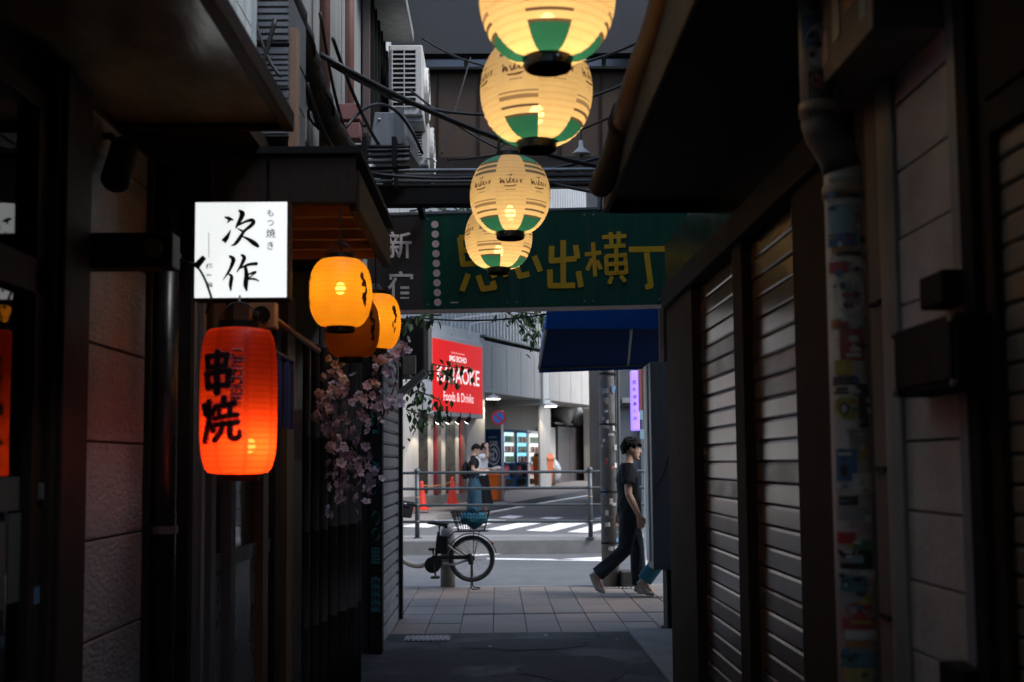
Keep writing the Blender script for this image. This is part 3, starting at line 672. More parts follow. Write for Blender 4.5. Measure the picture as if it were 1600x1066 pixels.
# black meter box with conduit
t = thing('meter_box', 'black electrical box with conduit on the tiled pier', 'electrical box', (XR, 2.9, 1.7))
a, b_ = onX(1406, 622, XR-.06), onX(1500, 486, XR-.06)
MB().box(XR-.07, XR+.02, b_.y, a.y, a.z, b_.z).build('box', M['black_plastic'], t, bevel=.008)
MB().box(XR-.078, XR-.071, b_.y+.02, a.y-.02, a.z+.02, b_.z-.02).build('lid', M['black_plastic'], t, bevel=.003)
for sy in (b_.y+.012, a.y-.012):
    for sz in (a.z+.012, b_.z-.012): MB().tube([(XR-.07, sy, sz), (XR-.082, sy, sz)], .008, 8).build('screw', M['steel'], t)
a2, b2 = onX(1440, 486, XR-.05), onX(1474, 420, XR-.05)
MB().box(XR-.055, XR+.02, b2.y, a2.y, a2.z, b2.z).build('cable_gland', M['black_plastic'], t, bevel=.006)
a, b_ = onX(1474, 1075, XR-.04), onX(1510, 1048, XR-.04)
tag(MB().box(XR-.05, XR+.02, b_.y, a.y, a.z, b_.z).build('wall_socket', M['black_plastic'], bevel=.006), 'small black outlet box low on the tiled pier', 'outlet')
# bracketed box overhead
t = thing('overhead_box', 'weathered metal box with torn stickers jutting out above the stickered pipe', 'box', (XR, 3, 2.6))
a, b_ = onX(1332, 172, XR-.12), onX(1482, 30, XR-.12)
zb = 1.45 + (725-100)/F*3.05
MB().box(XR-.17, XR+.02, 2.74, 3.42, zb, zb+.32).build('case', mat('box_metal', (.2, .18, .165), .6, var=.3, dirt=.6), t, bevel=.006)
for y0, y1, z0, z1, c in ((2.85, 2.95, .12, .25, 'orange'), (3.0, 3.06, .08, .2, 'white'), (3.1, 3.2, .05, .14, 'pink'), (2.78, 2.83, .05, .2, 'cyan')):
    MB().box(XR-.1725, XR-.1705, y0, y1, zb+z0, zb+z1).build('torn_sticker', M['stick'][c], t)
# stickered drainpipe
PR = .052
t = thing('stickered_pipe', 'white drainpipe covered in stickers with an elbow near the top', 'pipe', (1.0, 3.2, 0))
pb = at(1330, 725, 3.22); ptp = at(1277, 60, 3.22)
zk0, zk1 = at(1300, 262, 3.22).z, at(1290, 192, 3.22).z
pipemat = mat('grubby_pipe', (.44, .41, .38), .5, var=.3, scale=12, dirt=.5, dirtcol=(.1, .09, .08))
MB().tube([(pb.x, 3.22, 0), (pb.x, 3.22, zk0)], PR, 24).build('lower_pipe', pipemat, t, smooth=True)
MB().tube([(pb.x, 3.22, zk0-.01), (pb.x-.01, 3.22, zk0+.03), (ptp.x+.01, 3.22, zk1-.03), (ptp.x, 3.22, zk1+.01)], PR*1.06, 24).build('elbow', mat('dark_elbow', (.09, .085, .075), .55, var=.3), t, smooth=True)
MB().tube([(ptp.x, 3.22, zk1), (ptp.x, 3.22, 2.95)], PR, 24).build('upper_pipe', pipemat, t, smooth=True)
for cx, zz in ((pb.x, zk0-.09), (ptp.x, zk1+.02)): MB().tube([(cx, 3.22, zz), (cx, 3.22, zz+.035)], PR*1.1, 24).build('collar', mat('tan_collar_%d' % int(zz*10), (.36, .27, .2), .5, var=.2), t, smooth=True)
def wrap(cx, z0, z1, a0, a1, colour, shape='rect', lift=.0012, n=8, name='sticker'):
    """a sticker bent round the pipe; a0..a1 angle from the side that faces the alley mouth of the camera"""
    m = MB(); rr = PR+lift
    def P(u, v):
        al = math.radians(a0+(a1-a0)*u); return (cx+rr*math.sin(al), 3.22-rr*math.cos(al), z0+(z1-z0)*v)
    if shape == 'rect':
        for k in range(n):
            for j in range(2):
                m.poly([P(k/n, j/2), P((k+1)/n, j/2), P((k+1)/n, (j+1)/2), P(k/n, (j+1)/2)])
    else:
        pts = {'disc': [(.5+.5*math.cos(i*math.pi/10), .5+.5*math.sin(i*math.pi/10)) for i in range(20)],
               'heart': [(.5+.5*math.sin(i*math.pi/12)**3, .55+(.40*math.cos(i*math.pi/12)-.16*math.cos(i*math.pi/6)-.06*math.cos(i*math.pi/4)-.03*math.cos(i*math.pi/3))) for i in range(24)]}[shape]
        c = P(.5, .5)
        for (ua, va), (ub, vb) in zip(pts, pts[1:]+pts[:1]):
            m.poly([P(.5, .5), P(ua, va), P(ub, vb)])
    return m.build(name, M['stick'][colour], t)
zz = lambda py, px=1277: at(px, py, 3.22-PR).z
ux = ptp.x
wrap(ux, zz(70), zz(20), -70, 70, 'blue'); wrap(ux, zz(20), zz(-10), -70, 70, 'cyan')
wrap(ux, zz(106), zz(34), -60, 60, 'white', 'disc', .0022)
for a0, a1, p0, p1 in ((-45, -20, 58, 50), (-30, 0, 72, 66), (5, 22, 92, 58), (30, 44, 84, 60), (-40, -25, 88, 80)): wrap(ux, zz(p0), zz(p1), a0, a1, 'black', 'disc', .003, name='sticker_print')
wrap(ux, zz(178), zz(110), -48, 34, 'black', lift=.0018); wrap(ux, zz(144), zz(112), -40, 22, 'red', 'heart', .0028, name='sticker_print')
for k in range(4): wrap(ux, zz(162), zz(154), -42+k*18, -30+k*18, 'white', 'disc', .0028, name='sticker_print')
wrap(ux, zz(168), zz(165), -40, 26, 'grey', lift=.0028, name='sticker_print')
lx = pb.x; z_ = lambda py: at(1330, py, 3.22-PR).z
spec = [(290, 275, -60, 50, 'grey'), (318, 300, -70, 60, 'white'), (372, 320, -70, 15, 'cyan'), (384, 364, -70, 20, 'blue'), (396, 382, -60, 0, 'orange'), (420, 398, -70, 70, 'white'), (400, 392, -40, 40, 'black'), (425, 408, -70, -10, 'red'),
        (492, 425, -55, 45, 'white'), (512, 498, -70, -30, 'orange'), (562, 514, -40, 40, 'red'), (585, 562, -60, -5, 'yellow'), (615, 588, -70, 10, 'black'), (612, 602, -70, 5, 'white'), (655, 618, -65, 15, 'yellow'), (668, 600, 10, 50, 'black'), (700, 672, -20, 50, 'grey'),
        (752, 702, -65, 0, 'blue'), (718, 698, 5, 45, 'yellow'), (772, 740, -15, 60, 'white'), (790, 775, -60, 0, 'black'), (812, 792, -70, 40, 'grey'), (836, 814, -30, 30, 'pink'), (850, 832, -70, -10, 'red'), (862, 845, -20, 50, 'green'), (890, 862, -60, 50, 'black'), (905, 892, 0, 60, 'white'),
        (925, 900, -60, 20, 'teal'), (968, 940, -45, 35, 'red'), (985, 966, -60, 50, 'red'), (1000, 985, -50, 60, 'white'), (1012, 1002, -50, 30, 'orange'), (1045, 1020, -70, 70, 'teal'), (1066, 1045, -60, 30, 'yellow'), (945, 930, 10, 60, 'yellow'), (880, 868, -40, 10, 'cyan')]
for i, (p0, p1, a0, a1, c) in enumerate(spec):
    wrap(lx, z_(p0), z_(p1), a0, a1, c, 'disc' if i in (8, 14, 28, 22) else 'rect', .0012+.0006*(i % 4))
for p0, p1, a0, a1, c in ((535, 524, -15, 15, 'white'), (548, 538, -6, 6, 'white'), (558, 552, -22, 22, 'white'), (648, 628, -48, -15, 'black'), (645, 632, -40, -24, 'white'), (480, 440, -20, 5, 'grey'), (465, 455, 0, 25, 'black'), (452, 440, -35, -15, 'black'), (308, 303, -50, 40, 'black'), (610, 605, -55, -20, 'black'), (745, 725, -50, -25, 'black'), (712, 707, -55, -15, 'white'), (975, 970, -30, 30, 'yellow'), (880, 872, -45, -10, 'grey')):
    wrap(lx, z_(p0), z_(p1), a0, a1, c, 'disc' if abs(p0-p1) > 6 else 'rect', .0044, name='sticker_print')

RK = random.Random(17)
for k in range(95):                                          # small print and torn bits over the stickers
    py = RK.uniform(300, 1060); h = RK.uniform(2, 11); a0 = RK.uniform(-70, 45); wrap(lx, z_(py), z_(py-h), a0, a0+RK.uniform(6, 34), RK.choice(['white', 'white', 'white', 'black', 'black', 'grey', 'red', 'blue', 'yellow', 'pink']), RK.choice(['rect', 'rect', 'disc']), .005+.0002*(k % 7), 4, 'sticker_print')

# ------------------------------------------------------------------ OVERHEAD
g = thing('gate_building', 'brown boarded building bridging the street end of the alley overhead', 'building', (.5, 11.8, 4.3))
p = lambda py: at(830, py, 11.6).z
MB().box(-1.05, 3, 11.6, 13.0, p(245), p(110)).build('brown_wall', M['brownwall'], g)
MB().box(-1.05, 3, 11.64, 13.0, p(110), p(86)).build('window_band', M['darkglass'], g)
for px in (728, 800, 872, 944): q = at(px, 97, 11.6); MB().box(q.x-.02, q.x+.02, 11.6, 11.66, p(110), p(86)).build('mullion', M['black'], g)
MB().box(-1.05, 3, 11.55, 13.0, p(86), 8.5).build('upper_wall', mat('slate_wall', (.015, .017, .021), .7, var=.2, scale=2), g)
MB().box(-1.05, 3, 11.5, 13.05, p(113), p(109)).build('ledge', M['black'], g)
for k in range(9): MB().box(-1.0+k*.42, -.985+k*.42, 11.585, 11.6, p(244), p(112)).build('batten', M['brownframe'], g)
# beams of bundled conduits crossing the alley
def conduits(name, label, x0, x1, d, py0, py1, n):
    t = thing(name, label, 'conduit', (x0, d, at(700, py1, d).z))
    z0, z1 = at(700, py1, d).z, at(700, py0, d).z; r = (z1-z0)/n/2
    for k in range(n):
        z = z0 + r + 2*r*k; yy = d + R.uniform(0, .03)
        MB().tube(drape((x0, yy, z), (x1, yy+R.uniform(-.05, .05), z), R.uniform(0, .015)), r*R.uniform(.72, .97), 8).build('conduit', [M['black'], M['grey_metal'], M['cable'], M['steel'] if k == n-1 else M['cable']][k % 4], t, smooth=True)
    for k in range(3):
        x = x0+(x1-x0)*(k+.5)/3; MB().box(x-.015, x+.015, d-.06, d+.06, z0-.01, z1+.02).build('strap', M['black'], t)
    return t
conduits('conduit_bundle', 'short stack of dark conduits jutting from the pale upper storey', -1.1, at(640, 242, 7.2).x, 7.2, 222, 262, 5)
conduits('conduit_bundle', 'long stack of dark conduits spanning the alley behind the hanging lanterns', -1.1, 1.25, 8.2, 262, 292, 4)
b = thing('crossbeam', 'dark steel crossbeam above the green signboard', 'beam', (.2, 8.9, 3.3))
MB().box(-1.1, .05, 8.85, 8.98, at(700, 322, 8.9).z, at(700, 294, 8.9).z).build('beam', M['black'], b, bevel=.008)
for x in (-.6, -.05): MB().box(x-.02, x+.02, 8.99, 9.5, at(700, 318, 8.9).z, at(700, 300, 8.9).z).build('strut', M['black'], b)
# big cable bundle
pts = smooth_path([at(430, -60, 5.6), at(462, 40, 5.9), at(490, 130, 6.3), at(520, 205, 6.7), at(556, 262, 7.1), at(572, 300, 7.4)], 8)
t = thing('cable_bundle', 'thick black bundle of taped cables sweeping down across the pale upper storey', 'cable', pts[0])
MB().tube(pts, [.072+.008*math.sin(i*2.1) for i in range(len(pts))], 12).build('wrapped_core', mat('black_tape', (.014, .013, .012), .6, var=.4, bump=.5, bscale=50), t, smooth=True)
for k in range(6):
    off = Vector((R.uniform(-.09, .09), R.uniform(-.05, .05), R.uniform(-.03, .03)))
    q = [p_+off*(1+.5*math.sin(i*.7+k)) for i, p_ in enumerate(pts)]
    MB().tube(q, .009, 6).build('loose_cable', M['cable'], t, smooth=True)
cb = [((500, 85, 6.2), (1000, 270, 8.0), .12, .016, 'long black cable from the cable bundle across to the eave'), ((520, 100, 6.4), (700, 175, 9), .05, .02, 'thick black cable running over the upper air conditioner'), ((540, 200, 6.9), (660, 240, 8.5), -.25, .011, 'looped black cable arching beside the red junction box'), ((640, 140, 8.5), (900, 275, 8.3), .1, .009, 'thin black cable behind the second hanging lantern'), ((700, 250, 8.1), (960, 180, 6.5), .06, .008, 'thin slack cable rising to the fat duct'), ((860, 286, 8.2), (1036, 312, 7.5), .02, .012, 'black cable under the long conduits by the white corrugated wall'), ((940, 296, 7.9), (936, 330, 7.8), .0, .014, 'short black cable drop beside the duct end'), ((395, 20, 5.0), (440, 120, 5.0), .05, .008, 'thin black cable loop on the ribbed cover'), ((430, 30, 5.0), (388, 170, 5.0), .02, .012, 'straight black cable crossing the ribbed cover'), ((455, 150, 5.8), (500, 230, 6.6), .12, .01, 'sagging black cable under the thick cable bundle'), ((480, 130, 6.0), (560, 250, 7.0), .15, .009, 'slack black cable alongside the thick cable bundle'), ((640, 495, 10.8), (860, 490, 10.4), .05, .008, 'thin black wire hanging below the green signboard')]
cb += [((600, 150, 7.5), (1000, 120, 7.0), .18, .009, 'thin black cable sagging behind the upper lanterns across the alley'), ((660, 60, 9.8), (1010, 60, 7.2), .25, .01, 'black cable sagging from the upper air conditioner to the duct'), ((570, 270, 8.0), (960, 240, 8.4), .1, .012, 'black cable sagging just above the long conduits'), ((520, 60, 6.4), (612, 250, 8.1), .1, .012, 'black cable dropping behind the galvanised hood'), ((500, 20, 6.1), (545, 215, 7.0), .1, .01, 'black cable falling beside the rust brown pipes'), ((690, 240, 8.2), (735, 90, 11.4), .02, .008, 'thin black cable climbing to the window band')]
for a, b_, sag, r, lab in cb:
    tag(MB().tube(drape(at(*a), at(*b_), sag), r, 6).build('cable', M['cable'], smooth=True), lab, 'cable', 'loose cables overhead')
# red junction box, galvanised hood, two air conditioners, small lamp
a = at(553, 190, 7.6)
t = thing('junction_box', 'dull red junction boxes stacked on the pale upper wall', 'junction box', a)
for dz_ in (-.06, .07): MB().box(XU, a.x+.04, a.y, a.y+.12, a.z+dz_-.055, a.z+dz_+.055).build('box', mat('dull_red_%d' % int(dz_*100), (.22, .09, .085), .6, var=.2), t, bevel=.006)
a, b_ = at(577, 236, 8.4), at(640, 175, 8.4)
t = thing('metal_hood', 'galvanised metal hood with bolts beside the air conditioners', 'hood', (a.x, 8.4, a.z))
MB().raw([(a.x, 8.4, a.z), (b_.x, 8.4, a.z), (b_.x-.05, 8.4, b_.z), (a.x+.04, 8.4, b_.z), (a.x, 8.9, a.z), (b_.x+.05, 8.9, a.z), (b_.x, 8.9, b_.z), (a.x+.04, 8.9, b_.z)], [(0, 1, 2, 3), (7, 6, 5, 4), (1, 5, 6, 2), (3, 2, 6, 7), (0, 3, 7, 4), (0, 4, 5, 1)]).build('hood', M['steel'], t, bevel=.006)
for u, v in ((.25, .8), (.2, .2), (.8, .8)): q = a.lerp(b_, 0)+Vector(((b_.x-a.x)*u, -.006, (b_.z-a.z)*v)); MB().ell(q, (.012, .01, .012), 8, 5).build('bolt', M['chrome'], t)
MB().box(b_.x-.1, b_.x-.04, 8.385, 8.4, a.z+.05, b_.z+.02).build('strap', M['grey_metal'], t)
def ac(label, px0, px1, py0, py1, d, deep):
    a, b_ = at(px0, py1, d), at(px1, py0, d)
    t = thing('air_conditioner', label, 'air conditioner', (a.x, d, a.z), group='outdoor units on the upper wall')
    w_, h_ = b_.x-a.x, b_.z-a.z
    MB().box(a.x, b_.x, d, d+deep, a.z, b_.z).build('casing', M['ac'], t, bevel=.012)
    MB().box(a.x+.03, b_.x-.05, d-.002, d+.01, a.z+.07, b_.z-.04).build('vent_recess', M['black'], t)
    n = 13
    for k in range(n): zz_ = a.z+.075+(h_-.12)*k/(n-1); MB().box(a.x+.025, b_.x-.045, d-.012, d-.0025, zz_-.008, zz_+.004).build('louvre', M['ac'], t)
    for u in (.02, .5, .98): x = a.x+.03+(w_-.08)*u; MB().box(x-.005, x+.005, d-.014, d-.012, a.z+.06, b_.z-.035).build('louvre_rib', M['ac'], t)
    cy, cz = d+deep*.55, a.z+h_*.5
    m = MB()
    for rr in (.06, .11, .16, .21): m.tube([(b_.x+.03, cy+rr*1.1*math.cos(i*math.pi/12), cz+rr*1.1*math.sin(i*math.pi/12)) for i in range(25)], .006, 5)
    m.build('fan_guard', M['ac'], t)
    MB().tube([(b_.x+.002, cy, cz), (b_.x+.025, cy, cz)], .24, 24).build('fan_ring', M['ac'], t)
    for yb in (d+.05, d+deep-.09): MB().box(a.x-.1, b_.x, yb, yb+.04, a.z-.04, a.z-.002).build('wall_bracket', M['steel'], t)
    MB().tube([(b_.x-.02, d-.01, a.z+.05), (b_.x+.05, d-.03, a.z+.05), (b_.x+.07, d-.03, a.z+.02)], .012, 8).build('valve', M['chrome'], t)
ac('upper white outdoor air conditioner with louvred side beside the grey wall', 607, 660, 70, 180, 9.9, .75)
ac('lower white outdoor air conditioner half behind the galvanised hood', 628, 669, 184, 258, 10.4, .75)
a = at(908, 240, 8.6)
t = thing('pendant_lamp', 'small white enamel lamp hanging below the brown boards', 'lamp', a)
MB().lathe([(.015, .1), (.02, .05), (.07, .0), (.072, -.01)], 16, 0, a).build('shade', M['white'], t, smooth=True)
MB().tube([a+Vector((0, 0, .1)), a+Vector((0, 0, .6))], .006, 6).build('rod', M['cable'], t)
MB().tube([a+Vector((0, 0, -.01)), a+Vector((0, 0, -.16))], .018, 8).build('stem', M['grey_metal'], t)

# ------------------------------------------------------------------ GREEN SIGNBOARD across the alley
DS = 9.55
t = thing('signboard', 'long green overhead signboard with mustard lettering and a row of pink dots', 'sign', at(820, 488, DS))
A = lambda px, py, dy=0: at(px, py, DS) + Vector((0, -dy, 0))
def slabq(name, q, material, th=.05, dy=0.):
    f = [A(*p, dy) for p in q]; bk = [v+Vector((0, th, 0)) for v in f]
    return MB().raw(f+bk, [(0, 1, 2, 3), (7, 6, 5, 4), (0, 4, 5, 1), (1, 5, 6, 2), (2, 6, 7, 3), (3, 7, 4, 0)]).build(name, material, t)
slabq('green_board', [(661, 484), (1300, 470), (1300, 318), (661, 336)], M['green'])
slabq('brown_board', [(560, 486), (660.5, 484), (660.5, 336), (560, 339)], M['darkboard'])
slabq('bottom_trim', [(560, 492), (1300, 475.5), (1300, 470.5), (560, 486.5)], M['trim'], .06, .01)
slabq('top_trim', [(560, 338), (1300, 317), (1300, 314), (560, 334)], M['grey_metal'], .06, .01)
for px in (800, 920): slabq('panel_seam', [(px-.6, 480.5-(px-661)*.0219), (px+.6, 480.5-(px-661)*.0219), (px+.6, 337-(px-661)*.028), (px-.6, 337-(px-661)*.028)], M['darkboard'], .01, .0022)
for px in (668, 793, 807, 913, 927, 1030):
    for py in (343-(px-661)*.028, 476-(px-661)*.0219): MB().ell(A(px, py, .003), (.008, .004, .008), 8, 5).build('bolt', M['steel'], t)
for k in range(9):
    c = A(679.5+k*.55, 351+k*15.2, .003); MB().poly([c+Vector((.031*math.cos(i*math.pi/9), 0, .031*math.sin(i*math.pi/9))) for i in range(18)]).build('dot', M['pink'], t)
Zs = lambda x, y_: (580+x/3.333, 240+y_/3.333)
letters = [
 [[(462, 440), (478, 578), (606, 566)], [(462, 440), (600, 432), (606, 566)], [(468, 505), (602, 498)], [(532, 436), (540, 570)], [(505, 632), (474, 715)], [(558, 640), (582, 708), (642, 698), (632, 670)], [(618, 600), (642, 645)], [(682, 590), (702, 640)]],
 [[(748, 560), (774, 640), (820, 628)], [(850, 538), (880, 612)]],
 [[(1000, 455), (1000, 690)], [(940, 485), (938, 560), (1066, 548)], [(1064, 482), (1074, 545)], [(930, 608), (932, 690), (1058, 688)], [(1078, 618), (1092, 694)]],
 [[(1115, 526), (1195, 516)], [(1155, 466), (1166, 638)], [(1150, 550), (1124, 606)], [(1176, 560), (1196, 602)], [(1205, 437), (1325, 430)], [(1246, 414), (1252, 488)], [(1288, 410), (1288, 488)], [(1215, 487), (1320, 480)], [(1222, 536), (1226, 626), (1328, 620), (1322, 530), (1222, 536)], [(1274, 490), (1276, 620)], [(1226, 580), (1324, 574)], [(1252, 645), (1238, 678)], [(1298, 640), (1320, 668)]],
 [[(1345, 500), (1530, 497)], [(1434, 520), (1456, 690), (1430, 694)]]]
for L_ in letters:
    V, Fc = hard(L_, 29 if L_ is not letters[3] else 21)
    MB().raw([A(*Zs(*v), .004+.0003*i) for i, v in enumerate(V)], Fc).build('letter', M['yellow'], t)
for ch, bx in (('新', (603, 643, 362, 404)), ('宿', (606, 646, 424, 467))):
    V, Fc = fit_text(ch, (bx[0], bx[1], bx[3], bx[2]), .014)
    MB().raw([A(x, y_, .004) for x, y_ in V], Fc).build('letter', M['pale'], t)
MB().box(A(704, 473).x, A(716, 473).x, DS-.004, DS-.003, A(704, 474).z, A(704, 472).z).build('maker_mark', M['pink'], t)

# blue awning at the corner
t = thing('awning', 'dark blue canvas awning sloping down towards the street', 'awning', at(940, 520, 10.6))
n0, n1 = at(853, 514, 10.45), at(1120, 514, 10.45)
f0, f1 = at(842, 576, 12.0), at(1120, 566, 12.0); u0 = at(856, 470, 10.45); u1 = at(1120, 470, 10.45)
m = MB()
m.poly([n0, n1, u1, u0]); m.build('back_valance', M['blue'], t)
m = MB(); kx = 10
for k in range(kx):
    a, b_ = n0.lerp(n1, k/kx), n0.lerp(n1, (k+1)/kx); c, d = f0.lerp(f1, (k+1)/kx), f0.lerp(f1, k/kx)
    m.poly([a, b_, c, d])
m.build('canvas', M['shaded_canvas'], t)
m = MB().poly([n0, u0, u0.lerp(f0, .999)+Vector((0, 0, .12)), f0]); m.build('side_canvas', M['blue'], t)
m = MB()
for k in range(16):
    a, b_ = f0.lerp(f1, k/16), f0.lerp(f1, (k+1)/16); m.poly([a, b_, b_-Vector((0, .01*math.sin(k*1.9), .045)), a-Vector((0, .01*math.sin(k*1.9-1.9), .045))])
m.build('front_valance', M['blue'], t)
MB().tube([f0, f1], .018, 8).tube([n0, f0], .014, 8).tube([n0.lerp(n1, .5), f0.lerp(f1, .5)], .014, 8).build('frame', M['grey_metal'], t)
# grey cabinet on the right corner and its light edge
a, b_ = at(1020, 890, 10.0), at(1058, 566, 10.0)
t = thing('utility_cabinet', 'tall grey metal cabinet fixed to the corner wall under the awning', 'cabinet', (a.x, 10, a.z))
MB().box(a.x, 1.58, 9.95, 10.28, a.z, b_.z).build('cabinet', mat('cabinet_grey', (.10, .115, .125), .45, var=.15, dirt=.3, streak=True), t, bevel=.008)
MB().box(a.x+.02, 1.56, 9.943, 9.95, a.z+.03, b_.z-.03).build('door', mat('cabinet_door', (.095, .11, .12), .45, var=.15, dirt=.3, streak=True), t, bevel=.003)
pts = [at(1020, 765, 9.93), at(1035, 745, 9.93), at(1044, 715, 9.93)]
MB().tube(smooth_path(pts), .005, 6).build('cable', M['cable'], t)
MB().box(a.x-.016, a.x-.004, 10.1, 10.3, a.z+.06, b_.z-.02).build('edge_strip', M['white'], t)
t = thing('cabinet_stand', 'dark steel stand below the tall grey cabinet', 'stand', (a.x+.1, 10.1, 0))
MB().box(a.x+.12, a.x+.26, 10.0, 10.25, 0, a.z).build('post', M['black'], t, bevel=.006)
MB().box(a.x+.30, a.x+.34, 10.05, 10.15, 0, a.z).build('post', M['brownframe'], t, bevel=.004)
MB().box(a.x+.1, a.x+.36, 9.98, 10.27, 0, .02).build('foot_plate', M['black'], t)

# ================================================================== LANTERNS AND LIT SIGN
def lamp_inside(name, loc, power, col, rad=.03):
    l = bpy.data.lights.new(name, 'POINT'); l.energy = power; l.color = col; l.shadow_soft_size = rad
    o = bpy.data.objects.new(name, l); COL.objects.link(o); o.location = loc; return o
P_CREAM, P_GREEN, P_TEAL = paper('cream_paper', (.93, .80, .54), .85, .07, (1, .8, .5)), paper('green_paper', (.02, .15, .135)), paper('teal_paper', (.06, .34, .40))
P_CREAM2 = paper('cream_paper_rib', (.80, .66, .42)); P_BLUE = paper('blue_grey_line_paper', (.36, .42, .46)); P_LINE = paper('dark_line_paper', (.13, .09, .07)); P_GREY = paper('grey_line_paper', (.36, .27, .2))
P_RED = paper('red_paper', (.88, .085, .018), .85, .10, (1, .3, .08)); P_RED2 = paper('red_paper_rib', (.70, .05, .010)); P_REDLINE = paper('red_seam_paper', (.66, .05, .012)); P_YEL = paper('yellow_paper', (.95, .43, .03), .85, .15, (1, .6, .18)); P_YEL2 = paper('yellow_paper_rib', (.80, .33, .02))
INKP = paper('printed_ink', (.05, .035, .03), .5); INKM = paper('printed_mark_ink', (.16, .08, .05), .7)
bulbhot = glow('hot_bulb', (1, .78, .4), 9, .02)
bulbm = glow('bulb', (1, .80, .45), 8, 0.02)
def ring_profile(Rm, zh, cap, p, rows):
    """lantern outline with a slight swell between the bamboo ribs"""
    out = []
    for i in range(rows+1):
        z = -zh + 2*zh*i/rows
        base = (1-abs(z/zh)**p)**(1/p) if p else 1
        r = cap + (Rm-cap)*base
        out.append((r*(1.0 if i % 2 else .980), z))
    return out
def on_lantern(prof, ang, z, lift=.0015):
    for (r0, z0), (r1, z1) in zip(prof, prof[1:]):
        if z0 <= z <= z1: r = r0+(r1-r0)*(z-z0)/(z1-z0)+lift; break
    else: r = prof[0][0]
    return Vector((r*math.sin(ang), -r*math.cos(ang), z))
SCRIB = [[(-.5, .18, .07), (-.47, -.12, .09), (-.4, .1, .05), (-.36, -.1, .07)], [(-.33, .02, .05), (-.3, -.12, .06)], [(-.22, .1, .05), (-.12, -.12, .08), (.02, .42, .05)], [(-.02, .12, .06), (-.05, -.08, .06), (.06, -.05, .05), (.08, .1, .05)], [(.16, .14, .05), (.12, -.06, .07), (.22, -.08, .05)], [(.28, .1, .06), (.26, -.08, .05), (.36, .02, .05)], [(.44, .1, .05), (.46, -.1, .06), (.52, .12, .05)], [(-.3, -.28, .06), (0, -.3, .09), (.25, -.24, .06)], [(-.2, .34, .03), (.1, .38, .03)]]
def hang_lantern(px, py, d, Rm, rot, power, label):
    c = at(px, py, d)
    t = thing('paper_lantern', label, 'lantern', c, rot, group='round printed lanterns hanging along the alley')
    zh = Rm*.93; prof = ring_profile(Rm, zh, Rm*.33, 2.0, 56); n = 48
    def mi(i, k):
        v = -1 + 2*(i+.5)/56
        if (k//6) % 2 == 0: return 6 if i % 3 == 0 else 0
        if v < -.72: return 1
        if v > .74: return 2
        if -.72 <= v < -.28: return 3 if i % 4 == 0 and v < -.42 else (4 if i % 4 == 0 or (v > -.42 and i % 2) else 0)
        if .36 < v <= .74: return 3 if i % 4 == 0 else (5 if i % 2 else 0)
        return 0
    m = MB().lathe(prof, n, mi, caps=False); m.build('paper_shade', [P_CREAM, P_GREEN, P_TEAL, P_LINE, P_GREY, P_BLUE, P_CREAM2], t, smooth=True, world=False)
    V, Fc = brush([[(x, y_, q*.8) for x, y_, q in s] for s in SCRIB], 4)
    for k in range(8):
        a0 = math.radians(k*45+22.5); MB().raw([on_lantern(prof, a0+x*.52, Rm*.13+y_*Rm*.42) for x, y_ in V], Fc).build('printed_mark', INKM, t, world=False)
        q = MB()
        for i in range(4): q.poly([on_lantern(prof, a0+(i-2)*.06, -Rm*.09), on_lantern(prof, a0+(i-1.25)*.06, -Rm*.09), on_lantern(prof, a0+(i-1.25)*.06, -Rm*.065), on_lantern(prof, a0+(i-2)*.06, -Rm*.065)])
        q.build('printed_mark', P_GREY, t, world=False)
    cr = Rm*.345
    MB().lathe([(cr*.9, -zh-.035), (cr, -zh-.03), (cr, -zh+.012), (cr*.86, -zh+.012), (cr*.86, -zh-.02), (cr*.9, -zh-.035)], 28, caps=False).build('bottom_ring', M['cap'], t, smooth=False, world=False)
    MB().lathe([(.001, -zh-.006), (cr*.88, -zh-.006)], 28, caps=False).build('bottom_plate', M['cap'], t, world=False)
    for i in range(3):
        al = i*2.1+.5; MB().ell((cr*1.0*math.cos(al), cr*1.0*math.sin(al), -zh-.012), (.006, .006, .006), 8, 5).build('rivet', M['chrome'], t, world=False)
    MB().lathe([(cr, zh-.012), (cr, zh+.03), (cr*.9, zh+.034), (.01, zh+.034)], 28, caps=False).build('top_ring', M['cap'], t, world=False)
    m = MB().tube([(cr*math.cos(i*math.pi/8), 0, zh+.03+.06*math.sin(i*math.pi/8)) for i in range(9)], .004, 6).tube([(0, 0, zh+.09), (0, 0, zh+.42)], .005, 6)
    m.build('hanger', M['cable'], t, world=False)
    m = MB().ell((0, 0, -Rm*.42), (.03, .03, .042), 12, 8); m.build('bulb', bulbm, t, smooth=True, world=False)
    MB().tube([(0, 0, -Rm*.42+.04), (0, 0, zh)], .012, 8).build('socket', M['cap'], t, world=False)
    lamp_inside('lantern_lamp', c+Vector((0, 0, -Rm*.42)), power, (1, .52, .16), .045)
    return t
WARM = 1.35
hang_lantern(855, -4, 3.68, .225, math.radians(22), WARM*1.25, 'round printed lantern at the end of the row farthest from the green signboard')
hang_lantern(838, 143, 4.50, .225, math.radians(0), WARM*.85, 'round printed lantern second in the row, counted from the end farthest from the green signboard')
hang_lantern(797, 306, 6.3, .225, math.radians(-22), WARM*.8, 'round printed lantern next to the one hanging right before the green signboard')
hang_lantern(779, 371, 7.55, .225, math.radians(4), WARM*.95, 'round printed lantern hanging right before the green signboard')
tag(MB().tube(drape((.17, .5, 3.42), (0, 8.2, 3.42), .03), .008, 6).build('lantern_wire', M['cable'], smooth=True), 'black wire carrying the round printed lanterns along the alley', 'wire')

